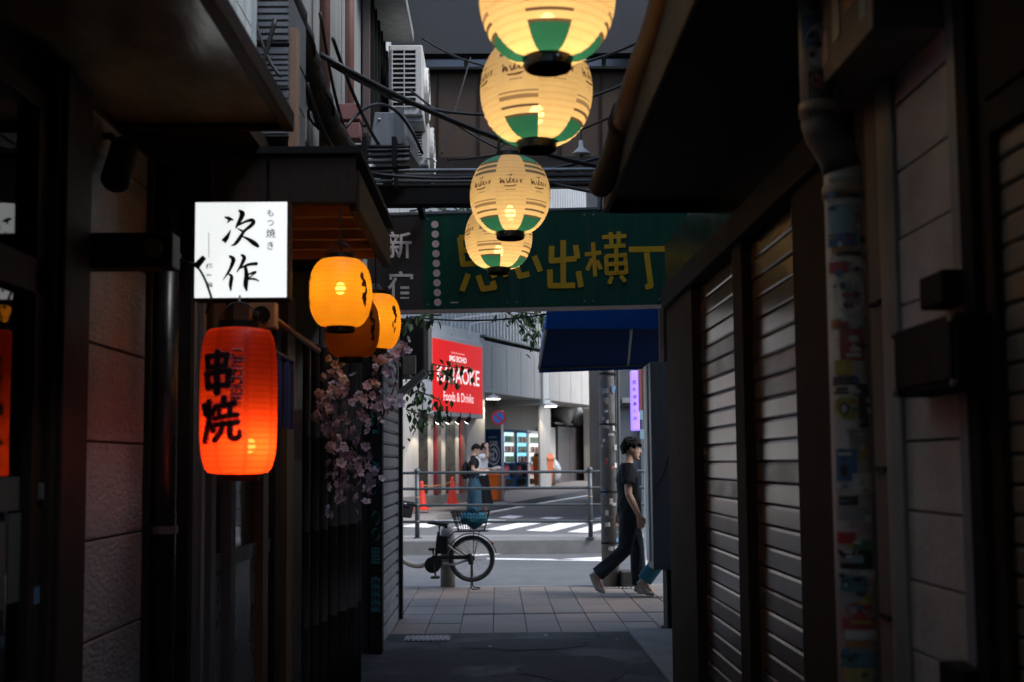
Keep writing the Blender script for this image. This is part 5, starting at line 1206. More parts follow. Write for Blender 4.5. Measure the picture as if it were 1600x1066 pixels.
def cone(px, py, d, label):
    p = at(px, py, d); a = thing('traffic_cone', label, 'cone', p, group='orange traffic cones on the far pavement')
    MB().lathe([(.125, .03), (.13, .05), (.04, .62), (.045, .64), (.03, .68), (.001, .69)], 16).build('cone', M['conecol'], a, smooth=True, world=False)
    MB().box(-.19, .19, -.19, .19, 0, .035).build('base', M['conecol'], a, world=False, bevel=.01)
cone(659, 797, 27.6, 'orange traffic cone right beside the guard rail post'); cone(707, 789, 28.3, 'orange traffic cone in front of the smoked windows')
c0, c1 = at(659, 758, 27.6), at(707, 752, 28.3)
tag(MB().tube(drape(c0, c1, .06), .012, 6).tube(drape(c1, at(735, 764, 29), .05), .012, 6).build('cone_bar', M['stick']['orange']), 'slim cord slung between the two orange traffic cones', 'cord')
# --- dark building far right with purple lit sign
a = thing('dark_tower', 'dark grey building behind the stickered utility pole', 'building', (6, 27, 0))
x0 = at(966, 700, 26).x
MB().box(x0, 16, 26, 34, .1, 14).build('wall', mat('dark_render', (.075, .08, .085), .6, var=.25, scale=2, dirt=.4), a)
MB().box(x0+.5, x0+.58, 25.9, 26, .1, 12).build('pipe', M['grey_metal'], a); MB().box(x0, 16, 25.85, 26, at(975, 636, 26).z, at(975, 632, 26).z).build('ledge', M['black'], a)
MB().box(x0+.1, x0+.45, 25.93, 26, at(975, 630, 26).z, at(975, 622, 26).z).build('plate', M['concrete'], a)
a = thing('purple_sign', 'tall narrow glowing purple sign', 'sign', at(993, 672, 20.8))
q0, q1 = at(987, 673, 20.8), at(998.5, 579, 20.8)
MB().box(q0.x, q1.x, 20.8, 20.95, q0.z, q1.z).build('lit_box', glow('purple_light', (.28, .17, .85), .55, .08), a, bevel=.02)
MB().box(q1.x+.005, q1.x+.03, 20.82, 20.95, q0.z, q1.z).build('edge', M['black'], a)
for k, ch in enumerate('西新宿整体院'):
    cx, cy = 991+k*.4, 597.5+k*11.2; V, Fc = fit_text(ch, (cx-2.6, cx+2.6, cy+2.8, cy-2.8), .02); MB().raw([at(x, y_, 20.79) for x, y_ in V], Fc).build('character', mat('purple_ink_%d' % k, (.05, .02, .2), .5), a)
a = thing('red_strip_sign', 'narrow red vertical sign beside the purple sign', 'sign', at(1006, 640, 17))
q0, q1 = at(1003, 642, 17), at(1009, 570, 17)
MB().box(q0.x, q1.x, 17, 17.4, q0.z, q1.z).build('panel', mat('dull_red_sign', (.3, .05, .05), .5, var=.15), a, bevel=.01)
MB().tube([at(1010, 960, 17).xy.to_3d()+Vector((0, 0, RZ)), at(1010, 570, 17)], .025, 8).build('pole', M['white'], a)
for k, (p0, p1) in enumerate((((999.5, 656), (1004, 641)), ((1000, 686), (1006, 671)))):
    u, v = at(*p0, 17.0), at(*p1, 17.0); MB().box(u.x, v.x, 16.98, 17.0, u.z, v.z).build('blue_plate', M['stick']['cyan'], a)
# utility pole with stickers
pp = at(952, 912, 13.7); UPX = at(952, 800, 13.7).x
a = thing('utility_pole', 'concrete utility pole plastered with small stickers at the kerb', 'pole', (UPX, 13.7, 0))
MB().tube([(UPX, 13.7, -.02), (UPX-.03, 13.7, 7)], [.098, .085], 20).build('shaft', mat('pole_concrete', (.25, .24, .235), .8, var=.25, scale=10, bump=.3, dirt=.5), a, smooth=True)
for px, z0, z1 in ((964, .0, 3.4), (968, .4, 3.4)):
    x = at(px, 800, 13.75).x; MB().tube([(x, 13.72, z0), (x, 13.72, z1)], .022, 8).build('conduit', M['grey_metal'], a)
for zz_ in (.5, 1.1, 1.9, 2.5): MB().tube([(UPX, 13.7, zz_), (UPX, 13.7, zz_+.02)], .104, 20).build('band', M['black'], a)
RP = random.Random(11)
for k in range(38):
    zz_ = RP.uniform(.4, 2.6); h = RP.uniform(.025, .08); a0 = RP.uniform(-80, 50); a1 = a0+RP.uniform(15, 45); m = MB(); rr = .1+.001*(k % 3)
    for j in range(4):
        A0, A1 = math.radians(a0+(a1-a0)*j/4), math.radians(a0+(a1-a0)*(j+1)/4)
        m.poly([(UPX+rr*math.sin(A0), 13.7-rr*math.cos(A0), zz_), (UPX+rr*math.sin(A1), 13.7-rr*math.cos(A1), zz_), (UPX+rr*math.sin(A1), 13.7-rr*math.cos(A1), zz_+h), (UPX+rr*math.sin(A0), 13.7-rr*math.cos(A0), zz_+h)])
    m.build('sticker', M['stick'][RP.choice(['white', 'grey', 'grey', 'grey', 'black', 'black', 'black', 'black', 'white', 'blue', 'red'])], a)
tag(MB().box(at(970, 900, 13.6).x, at(990, 900, 13.6).x, 13.5, 13.8, 0, .19).build('concrete_block', M['joint'], bevel=.015), 'small dark concrete block at the foot of the utility pole', 'block')
m = MB()
for i in range(14):
    p = at(946+i*3.2, 915+2*math.sin(i*1.3), 13.45); p.z = .012
    m.tube([p+Vector((.022*math.cos(j*math.pi/4), .012*math.sin(j*math.pi/4)*(i % 2), .012*math.sin(j*math.pi/4)*(1-i % 2))) for j in range(9)], .004, 5)
tag(m.build('chain', M['chrome']), 'steel chain lying on the paving at the foot of the utility pole', 'chain')
# --- guard rail on the island
g0, g1 = at(652, 836, 19.75), at(923, 840, 19.35); dv = (g1-g0); dv.z = 0; L_ = dv.length; dv.normalize(); yaw = math.atan2(dv.y, dv.x)
a = thing('guard_rail', 'dark grey steel guard rail with four bars along the traffic island', 'railing', (g0.x, g0.y, .2), yaw)
for k in range(-4, 6):
    x = k*L_; MB().tube([(x, 0, 0), (x, 0, 1.12)], .04, 12).build('post', M['rail'], a, smooth=True, world=False)
    MB().ell((x, 0, 1.14), (.055, .055, .055), 12, 8).build('post_cap', M['rail'], a, smooth=True, world=False)
    MB().tube([(x, 0, .02), (x, 0, .0)], .075, 12).build('flange', M['rail'], a, world=False)
    for zz_ in (.28, .56, .84, 1.11): MB().ell((x, 0, zz_), (.05, .05, .04), 10, 6).build('clamp', M['rail'], a, smooth=True, world=False)
    MB().tube([(x, 0, .69), (x, 0, .71)], .0415, 12).build('reflector_band', M['stick']['orange'], a, world=False)
for zz_ in (.28, .56, .84, 1.11): MB().tube([(-4.4*L_, 0, zz_), (5.4*L_, 0, zz_)], .024, 10).build('rail', M['rail'], a, smooth=True, world=False)
q = at(637, 810, 19.6)
tag(MB().raw([(q.x-.1, 19.55, q.z+.02), (q.x+.06, 19.55, q.z), (q.x+.12, 19.55, q.z+.27), (q.x-.1, 19.55, q.z+.3), (q.x-.1, 19.7, q.z+.02), (q.x+.06, 19.7, q.z), (q.x+.12, 19.7, q.z+.27), (q.x-.1, 19.7, q.z+.3)], [(0, 1, 2, 3), (7, 6, 5, 4), (0, 4, 5, 1), (1, 5, 6, 2), (2, 6, 7, 3), (3, 7, 4, 0)]).build('hanging_bag', M['tee'], bevel=.02), 'black bag hanging on the lower bars of the guard rail', 'bag')
# --- bollard
p = at(700, 913, 13.9); bp = MB().lathe([(.088, 0), (.085, .6), (.08, .66), (.055, .71), (.001, .725)], 20, 0, (p.x, 13.86, 0)).build('bollard', M['concrete'], smooth=True)
tag(bp, 'round-topped concrete bollard behind the parked bicycle', 'bollard')
# --- leafy branches
def leaf_mesh(mt):
    o = MB().raw([(0, 0, 0), (.018, .016, .004), (.045, .02, .002), (.075, 0, -.012), (.045, -.02, .002), (.018, -.016, .004), (.03, 0, -.006), (.055, 0, -.01)], [(0, 6, 1), (1, 6, 7, 2), (2, 7, 3), (3, 7, 4), (4, 7, 6, 5), (5, 6, 0)]).build('leaf', mt); d = o.data; COL.objects.unlink(o); bpy.data.objects.remove(o); return d
LM = [leaf_mesh(q) for q in M['leafs']]
def branch(label, strands, n, sp, seed, d, sc=1.):
    rr = random.Random(seed); o = at(*strands[0][0], d); a = thing('tree_branch', label, 'branch', o, group='leafy branches by the street'); L0 = Vector(a['_l']); per = n//len(strands)
    for s in strands:
        dd = d+rr.uniform(-.25, .25); pts = smooth_path([at(x, y_, dd+rr.uniform(-.1, .1)) for x, y_ in s], 8)
        MB().tube(pts, [.009-.006*i/len(pts) for i in range(len(pts))], 5).build('stem', M['twig'], a)
        for k in range(per):
            p = rr.choice(pts)+Vector((rr.gauss(0, sp), rr.gauss(0, sp), rr.gauss(0, sp)-.02))
            q = bpy.data.objects.new('leaf', rr.choice(LM)); COL.objects.link(q); q.parent = a; q.location = p-L0
            q.rotation_euler = (rr.uniform(-.7, .7), rr.uniform(.4, 1.5), rr.uniform(-3.14, 3.14)); q.scale = (rr.uniform(.8, 1.5)*sc,)*3
branch('leafy green branch hanging in front of the red billboard', [((625, 560), (650, 600), (660, 640), (645, 680)), ((640, 585), (680, 580), (710, 590)), ((650, 610), (685, 625), (690, 640)), ((635, 640), (665, 648), (695, 640)), ((640, 560), (690, 572), (735, 575))], 210, .055, 4, 11.6, .85)
branch('green leaves hanging from above beside the blue awning', [((780, 482), (810, 500), (835, 535)), ((800, 486), (840, 492), (850, 500)), ((820, 486), (832, 510), (838, 530))], 130, .05, 9, 11.9, .85)
branch('wisps of green leaves above the green signboard', [((676, 322), (705, 330), (735, 322)), ((640, 330), (670, 325), (700, 318)), ((690, 492), (650, 495), (630, 500))], 60, .04, 2, 10.4)

# ================================================================== BICYCLE
ra = at(737, 873, 13.6); BX = ra.x; AZ = ra.z; WR = .25
bk = thing('bicycle', 'beige step-through electric bicycle with a rear wire basket, parked at the kerb', 'bicycle', (BX, 13.6, 0), math.radians(-3))
def wheel(cx, cz, hub_r, label=None):
    ring = [(cx+WR*math.cos(i*math.pi/20), 0, cz+WR*math.sin(i*math.pi/20)) for i in range(41)]
    w_ = MB().tube(ring, .022, 8, caps=False).build('tyre', M['rubber'], bk, smooth=True, world=False)
    MB().tube([(cx+(WR-.03)*math.cos(i*math.pi/20), 0, cz+(WR-.03)*math.sin(i*math.pi/20)) for i in range(41)], .011, 6, caps=False).build('rim', M['chrome'], w_, smooth=True, world=False)
    for i in range(18):
        al = i*math.pi/9; s = 1 if i % 2 else -1
        MB().tube([(cx+hub_r*math.cos(al+s*.9), .02*s, cz+hub_r*math.sin(al+s*.9)), (cx+(WR-.03)*math.cos(al), 0, cz+(WR-.03)*math.sin(al))], .0016, 4).build('spoke', M['chrome'], w_, world=False)
    MB().tube([(cx, -.05, cz), (cx, .05, cz)], hub_r, 14).build('hub', M['black'], w_, world=False)
wheel(0, AZ, .035); wheel(-1.12, WR+.022, .03)
def arc(cx, cz, r, a0, a1, n=14): return [(cx+r*math.cos(math.radians(a0+(a1-a0)*i/n)), 0, cz+r*math.sin(math.radians(a0+(a1-a0)*i/n))) for i in range(n+1)]
MB().tube(arc(0, AZ, WR+.045, 12, 165), [(.006, .03)]*15, 8, side=(0, 1, 0)).build('mudguard', M['black'], bk, smooth=True, world=False)
MB().tube(arc(-1.12, WR+.022, WR+.045, 20, 150), [(.006, .03)]*15, 8, side=(0, 1, 0)).build('mudguard', M['black'], bk, smooth=True, world=False)
MB().tube([(.235, 0, AZ+.19), (.262, 0, AZ+.17)], .016, 10).build('tail_light', M['darkred'], bk, world=False)
sx, sz = -.40, .75
MB().tube(smooth_path([(-1.0, 0, .80), (-.93, 0, .52), (-.80, 0, .33), (-.62, 0, .27), (-.46, 0, .33)], 6), .032, 12).build('down_tube', M['beige'], bk, smooth=True, world=False)
MB().tube(smooth_path([(-.44, 0, .32), (-.40, 0, .52), (-.36, 0, .585), (-.29, 0, .575), (-.2, 0, .49), (-.02, .05, AZ)], 6), .017, 10).build('seat_stay', M['beige'], bk, smooth=True, world=False)
MB().tube(smooth_path([(-.27, -.05, .51), (-.14, -.055, .41), (0, -.06, AZ)], 5), .011, 8).build('seat_stay', M['beige'], bk, smooth=True, world=False)
for s in (-1, 1): MB().tube([(-.42, .03*s, .30), (-.2, .05*s, .285), (0, .06*s, AZ)], .013, 8).build('chain_stay', M['beige'], bk, smooth=True, world=False)
MB().tube([(-.425, 0, .33), (-.385, 0, .66)], .017, 10).build('seat_tube', M['black'], bk, smooth=True, world=False)
MB().tube([(-.385, 0, .62), (-.378, 0, sz-.02)], .013, 10).build('seat_post', M['chrome'], bk, smooth=True, world=False)
m = MB().tube([(-.52, 0, sz+.015), (-.47, 0, sz+.02), (-.40, 0, sz+.012), (-.33, 0, sz+.005), (-.285, 0, sz+.01), (-.27, 0, sz+.005)], [(.012, .018), (.022, .03), (.026, .05), (.034, .085), (.034, .09), (.015, .06)], 14, side=(0, 1, 0))
m.build('saddle', M['rubber'], bk, smooth=True, world=False)
for s in (-1, 1): MB().tube([(-.30, .045*s, sz-.045), (-.30, .045*s, sz-.005)], .016, 8).build('saddle_spring', M['black'], bk, world=False)
MB().box(-.47, -.335, -.05, .05, .37, .58, M=Matrix.Rotation(math.radians(6), 4, 'Y')).build('battery', M['black_plastic'], bk, world=False, bevel=.015)
MB().tube([(-.43, -.07, .30), (-.43, .07, .30)], .085, 20).build('motor', M['black_plastic'], bk, world=False, bevel=.01)
MB().tube([(-.45, -.075, .285), (-.45, -.085, .285)], .095, 20).build('chain_guard', M['black'], bk, world=False)
MB().box(-.46, .02, -.085, -.07, AZ+.0, AZ+.045).build('chain_case', M['black'], bk, world=False, bevel=.01)
for s, dx, dz_ in ((-1, .03, -.15), (1, -.03, .15)):
    ck = MB().tube([(-.44, .1*s, .30), (-.44+dx, .11*s, .30+dz_)], .011, 8).build('crank', M['black'], bk, world=False)
    MB().box(-.44+dx-.05, -.44+dx+.05, .11*s-.04+.05*s, .11*s+.04+.05*s, .30+dz_-.014, .30+dz_+.014).build('pedal', M['rubber'], ck, world=False, bevel=.005)
# centre stand
MB().tube([(0, -.07, AZ), (.0, -.12, .02), (.03, -.12, .005), (.09, -.06, .005), (.09, .06, .005), (.03, .12, .005), (0, .12, .02), (0, .07, AZ)], .008, 8).build('stand', M['black'], bk, smooth=True, world=False)
MB().tube([(.0, -.08, AZ-.06), (-.02, -.08, AZ+.06)], .03, 12).build('rear_brake', M['black'], bk, world=False)
# carrier and basket
MB().tube([(.02, -.06, AZ), (.03, -.06, .67)], .005, 6).tube([(.02, .06, AZ), (.09, .06, .67)], .005, 6).tube([(-.28, 0, .58), (-.2, .06, .665), (.2, .06, .67), (.2, -.06, .67), (-.2, -.06, .665), (-.28, 0, .58)], .006, 6).build('carrier', M['black'], bk, world=False)
bs = MB(); b0, b1, z0, z1 = (-.14, .16), (-.22, .22), .675, .90
def bp_(u, v, wv):   # u along 0..1, v across -1..1, w height 0..1
    xa = b0[0]+(b1[0]-b0[0])*wv; xb = b0[1]+(b1[1]-b0[1])*wv
    return (xa+(xb-xa)*u-.01, v*(.12+.05*wv), z0+(z1-z0)*wv)
for wv in (0, .2, .4, .6, .8, 1):
    bs.tube([bp_(0, -1, wv), bp_(1, -1, wv), bp_(1, 1, wv), bp_(0, 1, wv), bp_(0, -1, wv)], .0055 if wv == 1 else .0028, 5)
for k in range(13):
    for v in (-1, 1): bs.tube([bp_(k/12, v, 0), bp_(k/12, v, 1)], .0028, 4)
    bs.tube([bp_(k/12, -1, 0), bp_(k/12, 1, 0)], .0028, 4)
for k in range(6):
    for u in (0, 1): bs.tube([bp_(u, -1+k*.4, 0), bp_(u, -1+k*.4, 1)], .0028, 4)
bs.build('basket', M['black'], bk, world=False)
# front end (behind the corner)
MB().tube([(-1.12, .05, WR+.02), (-1.04, .05, .62), (-1.0, 0, .66), (-.97, 0, .95)], .014, 8).build('fork', M['beige'], bk, smooth=True, world=False)
MB().tube(smooth_path([(-.80, -.27, .98), (-.93, -.22, 1.0), (-.97, 0, .97), (-.93, .22, 1.0), (-.80, .27, .98)], 5), .012, 8).build('handlebar', M['chrome'], bk, smooth=True, world=False)
for s in (-1, 1): MB().tube([(-.79, .272*s, .98), (-.68, .29*s, .965)], .017, 10).build('grip', M['rubber'], bk, world=False)
MB().box(-1.34, -1.06, -.17, .17, .68, .88).build('front_basket', M['black'], bk, world=False, bevel=.02)
m = MB().ell((BX+.03, 13.6, .80), (.165, .11, .085), 18, 12); rr = random.Random(2)
for v in m.v: v += Vector((rr.uniform(-.012, .012), rr.uniform(-.012, .012), rr.uniform(-.014, .014)+.02*math.sin(v.x*30)))
m.tube([(BX-.06, 13.56, .86), (BX-.03, 13.55, .93), (BX+.04, 13.55, .94), (BX+.08, 13.56, .87)], .012, 6)
tag(m.build('tote_bag', M['teal'], smooth=True), 'crumpled teal cloth bag in the bicycle basket', 'bag')

# ================================================================== PEOPLE
def blend(name, m, material, parent, voxel, smooth=6):
    """merge overlapping lofts into one continuous skin"""
    o = m.build(name, material, parent, world=False)
    r = o.modifiers.new('remesh', 'REMESH'); r.mode = 'VOXEL'; r.voxel_size = voxel; r.use_smooth_shade = True
    s = o.modifiers.new('smooth', 'SMOOTH'); s.iterations = smooth; s.factor = .5
    me = bpy.data.meshes.new_from_object(o.evaluated_get(bpy.context.evaluated_depsgraph_get()))
    o.modifiers.clear(); old = o.data; o.data = me; bpy.data.meshes.remove(old)
    if not me.materials: me.materials.append(material)
    for p in me.polygons: p.use_smooth = True
    return o
SY = (0, 1, 0)
def person(label, loc, rz, J, tee, trou, shoes, voxel=.007, skirt=False, hairlong=False, group=None, extras=None):
    """J: joints in the walker's own frame, x forward, y to the left, z up"""
    t = thing('person', label, 'person', loc, rz, group)
    V = lambda k: Vector(J[k])
    b = MB(); sh = MB(); tr = MB()
    hip, chest, neck, head = V('hip'), V('chest'), V('neck'), V('head')
    # ---- body
    b.tube([hip+Vector((0, 0, -.08)), hip, hip.lerp(chest, .45), chest, chest.lerp(neck, .55), neck, neck.lerp(head, .45), neck.lerp(head, .75)],
           [(.07, .12), (.10, .155), (.09, .135), (.105, .165), (.085, .14), (.055, .065), (.05, .052), (.05, .05)], 16, side=SY)
    # skull, jaw, nose, ears, brow
    tilt = J.get('face', 0); Q = Matrix.Rotation(-tilt, 3, 'Y') @ Matrix.Rotation(0, 3, 'Z'); Q = Matrix.Rotation(J.get('turn', 0), 3, 'Z') @ Q
    hp = lambda x, y, z: head + Q @ Vector((x, y, z))
    b.ell(head+Q @ Vector((-.008, 0, .03)), (.098, .075, .095), 16, 12)
    b.tube([hp(.01, 0, .03), hp(.028, 0, -.03), hp(.04, 0, -.085), hp(.046, 0, -.112)], [(.085, .07), (.072, .062), (.05, .047), (.026, .028)], 14, side=SY)
    b.tube([hp(.086, 0, .022), hp(.103, 0, -.012), hp(.112, 0, -.028), hp(.095, 0, -.036)], [.008, .012, .015, .012], 8)
    b.tube([hp(.086, -.018, -.062), hp(.094, 0, -.063), hp(.086, .018, -.062)], .009, 8)
    b.ell(hp(.078, 0, -.102), (.02, .024, .018), 8, 6)
    for s in (-1, 1): b.ell(hp(-.005, .076*s, -.002), (.022, .012, .032), 8, 6)
    for s, k in ((-1, 'r'), (1, 'l')):
        S_, E_, W_ = V('sh_'+k), V('el_'+k), V('wr_'+k)
        b.tube([chest.lerp(neck, .35)+Vector((0, .07*s, 0)), S_, S_.lerp(E_, .35), E_, E_.lerp(W_, .3), W_], [.05, .056, .048, .039, .041, .026], 12, side=(0, 1, 0.01))
        # hand: palm and five curled fingers
        d = V('hd_'+k); d.normalize(); fw = Vector(J.get('th_'+k, (1, 0, 0))); fw = (fw-d*fw.dot(d)).normalized(); nn = d.cross(fw).normalized()*s*-1
        pc = W_+d*.085
        b.tube([W_-d*.01, W_+d*.03, W_+d*.065, pc], [(.022, .026), (.018, .034), (.016, .042), (.014, .042)], 10, side=tuple(fw))
        for j, (off, ln) in enumerate(((.033, .068), (.011, .078), (-.011, .072), (-.031, .055))):
            p0 = pc+fw*off-d*.012; p1 = p0+d*ln*.5+nn*-.006; p2 = p1+d*ln*.32+nn*-.018; p3 = p2+d*ln*.2+nn*-.022
            b.tube([p0, p1, p2, p3], [.0105, .0098, .009, .0075], 7)
        p0 = W_+d*.03+fw*.03; b.tube([p0, p0+fw*.024+d*.026, p0+fw*.03+d*.055, p0+fw*.026+d*.078], [.014, .012, .0105, .009], 7)
        Hp, Kn, An, Tp = hip+Vector((0, .085*s, -.03)), V('kn_'+k), V('an_'+k), V('toe_'+k)
        b.tube([Hp, Hp.lerp(Kn, .4), Kn, Kn.lerp(An, .35), An], [(.09, .085), (.08, .075), (.055, .052), (.055, .05), (.036, .034)], 12, side=SY)
        b.tube([An+Vector((-.02, 0, -.02)), An.lerp(Tp, .5)+Vector((0, 0, -.015)), Tp], [(.03, .034), (.03, .038), (.018, .034)], 10, side=SY)
        # ---- clothing on the limbs
        sh.tube([chest.lerp(neck, .42)+Vector((0, .06*s, 0)), S_+Vector((0, .006*s, .004)), S_.lerp(E_, .45), S_.lerp(E_, .62)], [.066, .074, .078, .082], 14, side=(0, 1, .01))
        if not skirt:
            wdt = J.get('leg_w', 1.0); end = Kn.lerp(An, J.get('hem', .97))
            tr.tube([hip+Vector((0, .075*s, .05)), Hp, Hp.lerp(Kn, .5), Kn, Kn.lerp(An, .5), end], [(.118, .10), (.115, .10), (.095*wdt, .088*wdt), (.08*wdt, .074*wdt), (.078*wdt, .07*wdt), (.08*wdt, .072*wdt)], 14, side=SY)
        so_ = MB(); hl = An+(An-Kn).normalized()*.05; dirf = (Tp-An); up = Vector(J.get('up_'+k, (0, 0, 1)))
        so_.tube([An+(An-Kn).normalized()*-.01, hl.lerp(An, .3)-dirf*.12], [(.046, .042), (.05, .042)], 12, side=SY)
        so_.tube([hl-dirf*.28, hl+dirf*.15, hl+dirf*.62, Tp, Tp+dirf*.10], [(.036, .034), (.042, .04), (.036, .045), (.026, .043), (.012, .028)], 12, side=SY)
        blend('shoe', so_, shoes, t, max(voxel, .008), 3)
    body = blend('body', b, M['skin'], t, voxel, 4)
    # ---- shirt and trousers
    sh.tube([hip+Vector((0, 0, J.get('tee_drop', -.02))), hip+Vector((0, 0, .08)), hip.lerp(chest, .5), chest, chest.lerp(neck, .5), chest.lerp(neck, .82), chest.lerp(neck, .98)],
            [(.135, .185), (.130, .18), (.118, .165), (.128, .185), (.105, .155), (.075, .10), (.064, .078)], 20, side=SY)
    if J.get('wrinkle', True):
        rr = random.Random(int(loc[1]*100))
        for v in sh.v: v += Vector((rr.gauss(0, .0045), rr.gauss(0, .0045), 0))
        for v in tr.v: v += Vector((rr.gauss(0, .006), rr.gauss(0, .006), 0))
    blend('shirt', sh, tee, t, max(voxel, .009), 3)
    if skirt:
        tr.tube([hip+Vector((0, 0, .1)), hip, hip+Vector((0, 0, -.35)), hip+Vector((0.02, 0, -.68))], [(.12, .16), (.14, .19), (.19, .24), (.24, .29)], 20, side=SY)
    tr.tube([hip+Vector((0, 0, -.1)), hip+Vector((0, 0, .0)), hip+Vector((0, 0, .09))], [(.11, .16), (.132, .178), (.118, .165)], 18, side=SY)
    blend('skirt' if skirt else 'trousers', tr, trou, t, max(voxel, .010), 3)
    # ---- hair
    h = MB()
    h.ell(head+Q @ Vector((-.022, 0, .045)), (.102, .084, .084), 18, 12)
    h.tube([hp(-.06, 0, .06), hp(-.088, 0, .0), hp(-.075, 0, -.055)], [(.05, .075), (.035, .07), (.02, .05)], 12, side=SY)
    h.tube([hp(.02, 0, .11), hp(.075, 0, .085), hp(.098, 0, .055), hp(.098, 0, .035)], [(.035, .06), (.028, .068), (.016, .066), (.008, .058)], 12, side=SY)
    for s in (-1, 1): h.tube([hp(.02, .068*s, .07), hp(.025, .078*s, .035), hp(.022, .077*s, .008)], [(.05, .016), (.036, .012), (.016, .008)], 10, side=SY)
    rh = random.Random(9)
    for k in range(46):
        al, be = rh.uniform(-2.6, 2.6), rh.uniform(.15, 1.35)
        u = Vector((math.cos(al)*math.sin(be)*.104-.02, math.sin(al)*math.sin(be)*.09, .05+math.cos(be)*.09)); w_ = Vector((u.x+.02, u.y, -.03)).normalized()
        a_ = head+Q @ u; h.tube([a_, a_+Q @ (w_*.02+Vector((.006, 0, -.012))), a_+Q @ (w_*.026+Vector((.01, 0, -.035)))], [.013, .010, .003], 5)
    if hairlong: h.tube([hp(-.06, 0, .0), hp(-.085, 0, -.1), hp(-.08, 0, -.18)], [(.05, .07), (.04, .07), (.02, .05)], 12, side=SY)
    rr = random.Random(4)
    for v in h.v: v += Vector((rr.gauss(0, .004), rr.gauss(0, .004), rr.gauss(0, .004)))
    blend('hair', h, M['hair'], t, max(voxel*.8, .005), 1)
    # ---- eyes, brows, lips
    for s in (-1, 1):
        MB().ell(hp(.084, .031*s, .012), (.008, .012, .007), 10, 6).build('eye', M['white_cloth'], t, smooth=True, world=False)
        MB().ell(hp(.0905, .031*s, .012), (.003, .006, .006), 8, 5).build('iris', M['ink'], t, smooth=True, world=False)
        MB().tube([hp(.088, .016*s, .031), hp(.09, .03*s, .036), hp(.082, .046*s, .033)], .0035, 6).build('eyebrow', M['hair'], t, world=False)
    MB().tube([hp(.09, -.018, -.062), hp(.099, 0, -.0625), hp(.09, .018, -.062)], .005, 6).build('lips', mat('lips', (.32, .13, .11), .5, var=.05), t, smooth=True, world=False)
    return t
# walking man at the end of the alley, striding to the right
wm = at(985, 930, 12.8)
J = dict(hip=(0, 0, .93), chest=(-.01, 0, 1.28), neck=(.0, 0, 1.455), head=(.035, 0, 1.60), face=-.06,
         sh_r=(-.03, -.20, 1.395), el_r=(-.03, -.245, 1.11), wr_r=(.08, -.235, .88), hd_r=(.22, 0, -1), th_r=(1, .1, .2),
         sh_l=(-.01, .20, 1.395), el_l=(-.06, .24, 1.12), wr_l=(-.10, .23, .87), hd_l=(.05, 0, -1), th_l=(1, 0, 0),
         kn_r=(-.06, -.09, .50), an_r=(-.37, -.09, .235), toe_r=(-.30, -.09, .05), kn_l=(.10, .09, .50), an_l=(.10, .09, .10), toe_l=(.25, .09, .035), hem=1.0, leg_w=1.02)
person('man in black t-shirt and dark trousers striding past the end of the alley', (wm.x, 12.8, 0), 0, J, M['tee'], M['jeans'], M['shoe'], .006)
# second passer-by, mostly hidden behind the cabinet
J2 = dict(J); J2.update(kn_r=(.14, -.09, .5), an_r=(.2, -.09, .10), toe_r=(.35, -.09, .035), kn_l=(-.05, .09, .49), an_l=(-.30, .09, .17), toe_l=(-.20, .09, .03), el_r=(-.08, -.24, 1.12), wr_r=(-.12, -.23, .87), el_l=(.03, .24, 1.12), wr_l=(.12, .22, .9))
w2 = at(1052, 935, 12.55)
person('passer-by in teal trousers half hidden behind the grey cabinet', (w2.x, 12.55, 0), 0, J2, M['tee'], M['teal'], M['shoe'], .009)
# two people across the street
p1 = at(741, 808, 27.6)
J3 = dict(hip=(0, 0, .95), chest=(.0, 0, 1.30), neck=(.01, 0, 1.48), head=(.05, 0, 1.62), face=-.35, sh_r=(-.01, -.20, 1.42), el_r=(-.02, -.24, 1.14), wr_r=(.24, -.2, 1.10), hd_r=(1, .1, .02), th_r=(0, .4, 1), sh_l=(.0, .20, 1.42), el_l=(-.0, .24, 1.15), wr_l=(.24, .16, 1.12), hd_l=(1, -.1, .02), th_l=(0, -.4, 1),
          kn_r=(.06, -.1, .52), an_r=(.08, -.1, .10), toe_r=(.22, -.1, .03), kn_l=(-.03, .1, .51), an_l=(-.08, .1, .10), toe_l=(.06, .1, .03), leg_w=1.55, hem=1.02)
zg1 = gz(27.6)
pt = person('person in black t-shirt and wide blue jeans with a black backpack across the street', (p1.x, 27.6, zg1), math.radians(0), J3, M['tee'], M['denim'], M['shoe'], .010)
t = thing('backpack', 'black backpack on the person in wide blue jeans', 'bag', (p1.x-.2, 27.6, zg1+1.0))
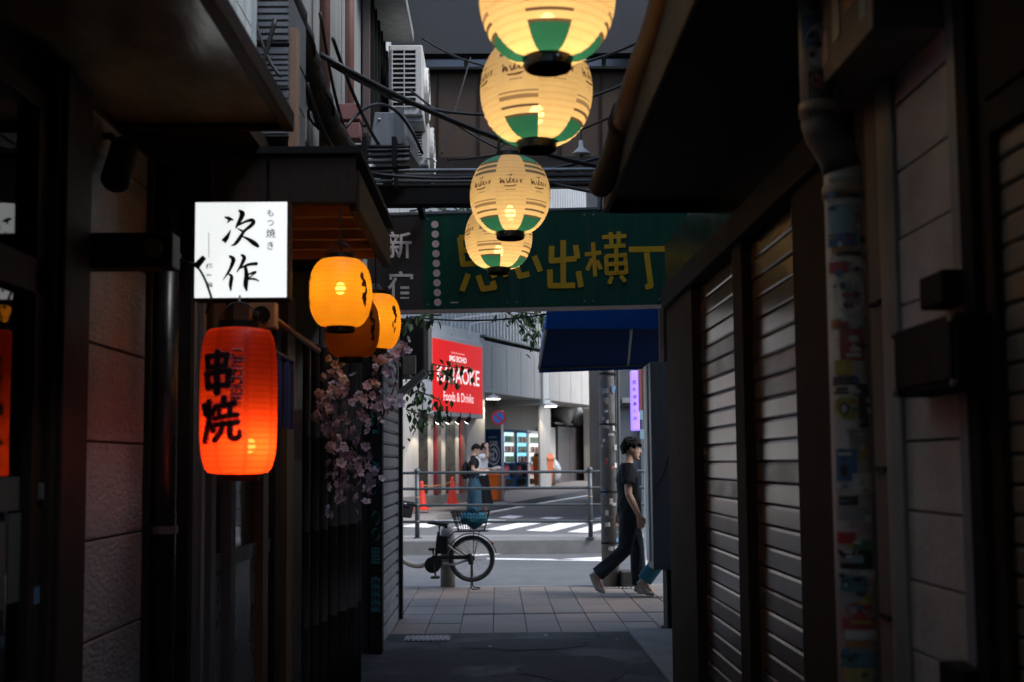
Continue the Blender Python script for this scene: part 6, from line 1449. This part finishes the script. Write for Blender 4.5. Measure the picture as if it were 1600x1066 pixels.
m = MB().tube([(-.2, 0, .92), (-.21, 0, 1.0), (-.21, 0, 1.2), (-.18, 0, 1.33)], [(.05, .1), (.095, .15), (.09, .15), (.04, .1)], 14, side=SY)
for v in m.v: v += Vector((p1.x, 27.6, zg1))
m.build('pack', M['black_plastic'], t, smooth=True)
for s in (-1, 1):
    m = MB().tube(smooth_path([(-.15, .1*s, 1.32), (-.02, .11*s, 1.455), (.12, .12*s, 1.38), (.13, .15*s, 1.2), (-.05, .19*s, 1.05)], 4), .014, 6)
    for v in m.v: v += Vector((p1.x, 27.6, zg1))
    m.build('strap', M['white_cloth'] if s < 0 else M['black_plastic'], t, smooth=True)
p2 = at(755, 806, 28.3); zg2 = gz(28.3)
J4 = dict(J3); J4.update(el_r=(.16, -.22, 1.42), wr_r=(.13, -.15, 1.63), hd_r=(-.1, .3, 1), th_r=(-1, 0, 0), el_l=(.05, .24, 1.15), wr_l=(.27, .18, 1.08), leg_w=1., face=-.2)
person('person in white top and long black skirt shading their eyes across the street', (p2.x, 28.3, zg2), math.radians(-8), J4, M['white_cloth'], M['tee'], M['shoe'], .010, skirt=True)

# pieces that belong to one part of their thing hang under that part
NEST = {'paper_shade': ('printed_mark', 'character', 'character_outline', 'brush_mark'), 'bottom_ring': ('rivet', 'bottom_plate'), 'casing': ('louvre', 'louvre_rib', 'vent_recess', 'fan_guard', 'fan_ring'),
        'cabinet': ('display_back', 'shelf', 'can', 'trim', 'coin_panel', 'poster', 'dispensing_slot', 'lettering', 'logo_ring', 'logo_disc', 'logo_shading', 'small_print', 'glass_door'),
        'lit_face': ('character', 'small_character'), 'green_board': ('letter', 'dot', 'maker_mark'), 'sign_face': ('lettering', 'underline'), 'body': ('eye', 'iris', 'eyebrow', 'lips'), 'lit_box': ('character',), 'red_ring': ('blue_disc', 'slash')}
for o in list(S.objects):
    if o.parent is None and o.type == 'EMPTY':
        kids = list(o.children)
        for c in kids:
            key = c.name.split('.')[0]
            if key in NEST:
                for k in kids:
                    if k.name.split('.')[0] in NEST[key] and k is not c: k.parent = c

for o in S.objects:
    for k in ('_l', '_r'):
        if k in o: del o[k]
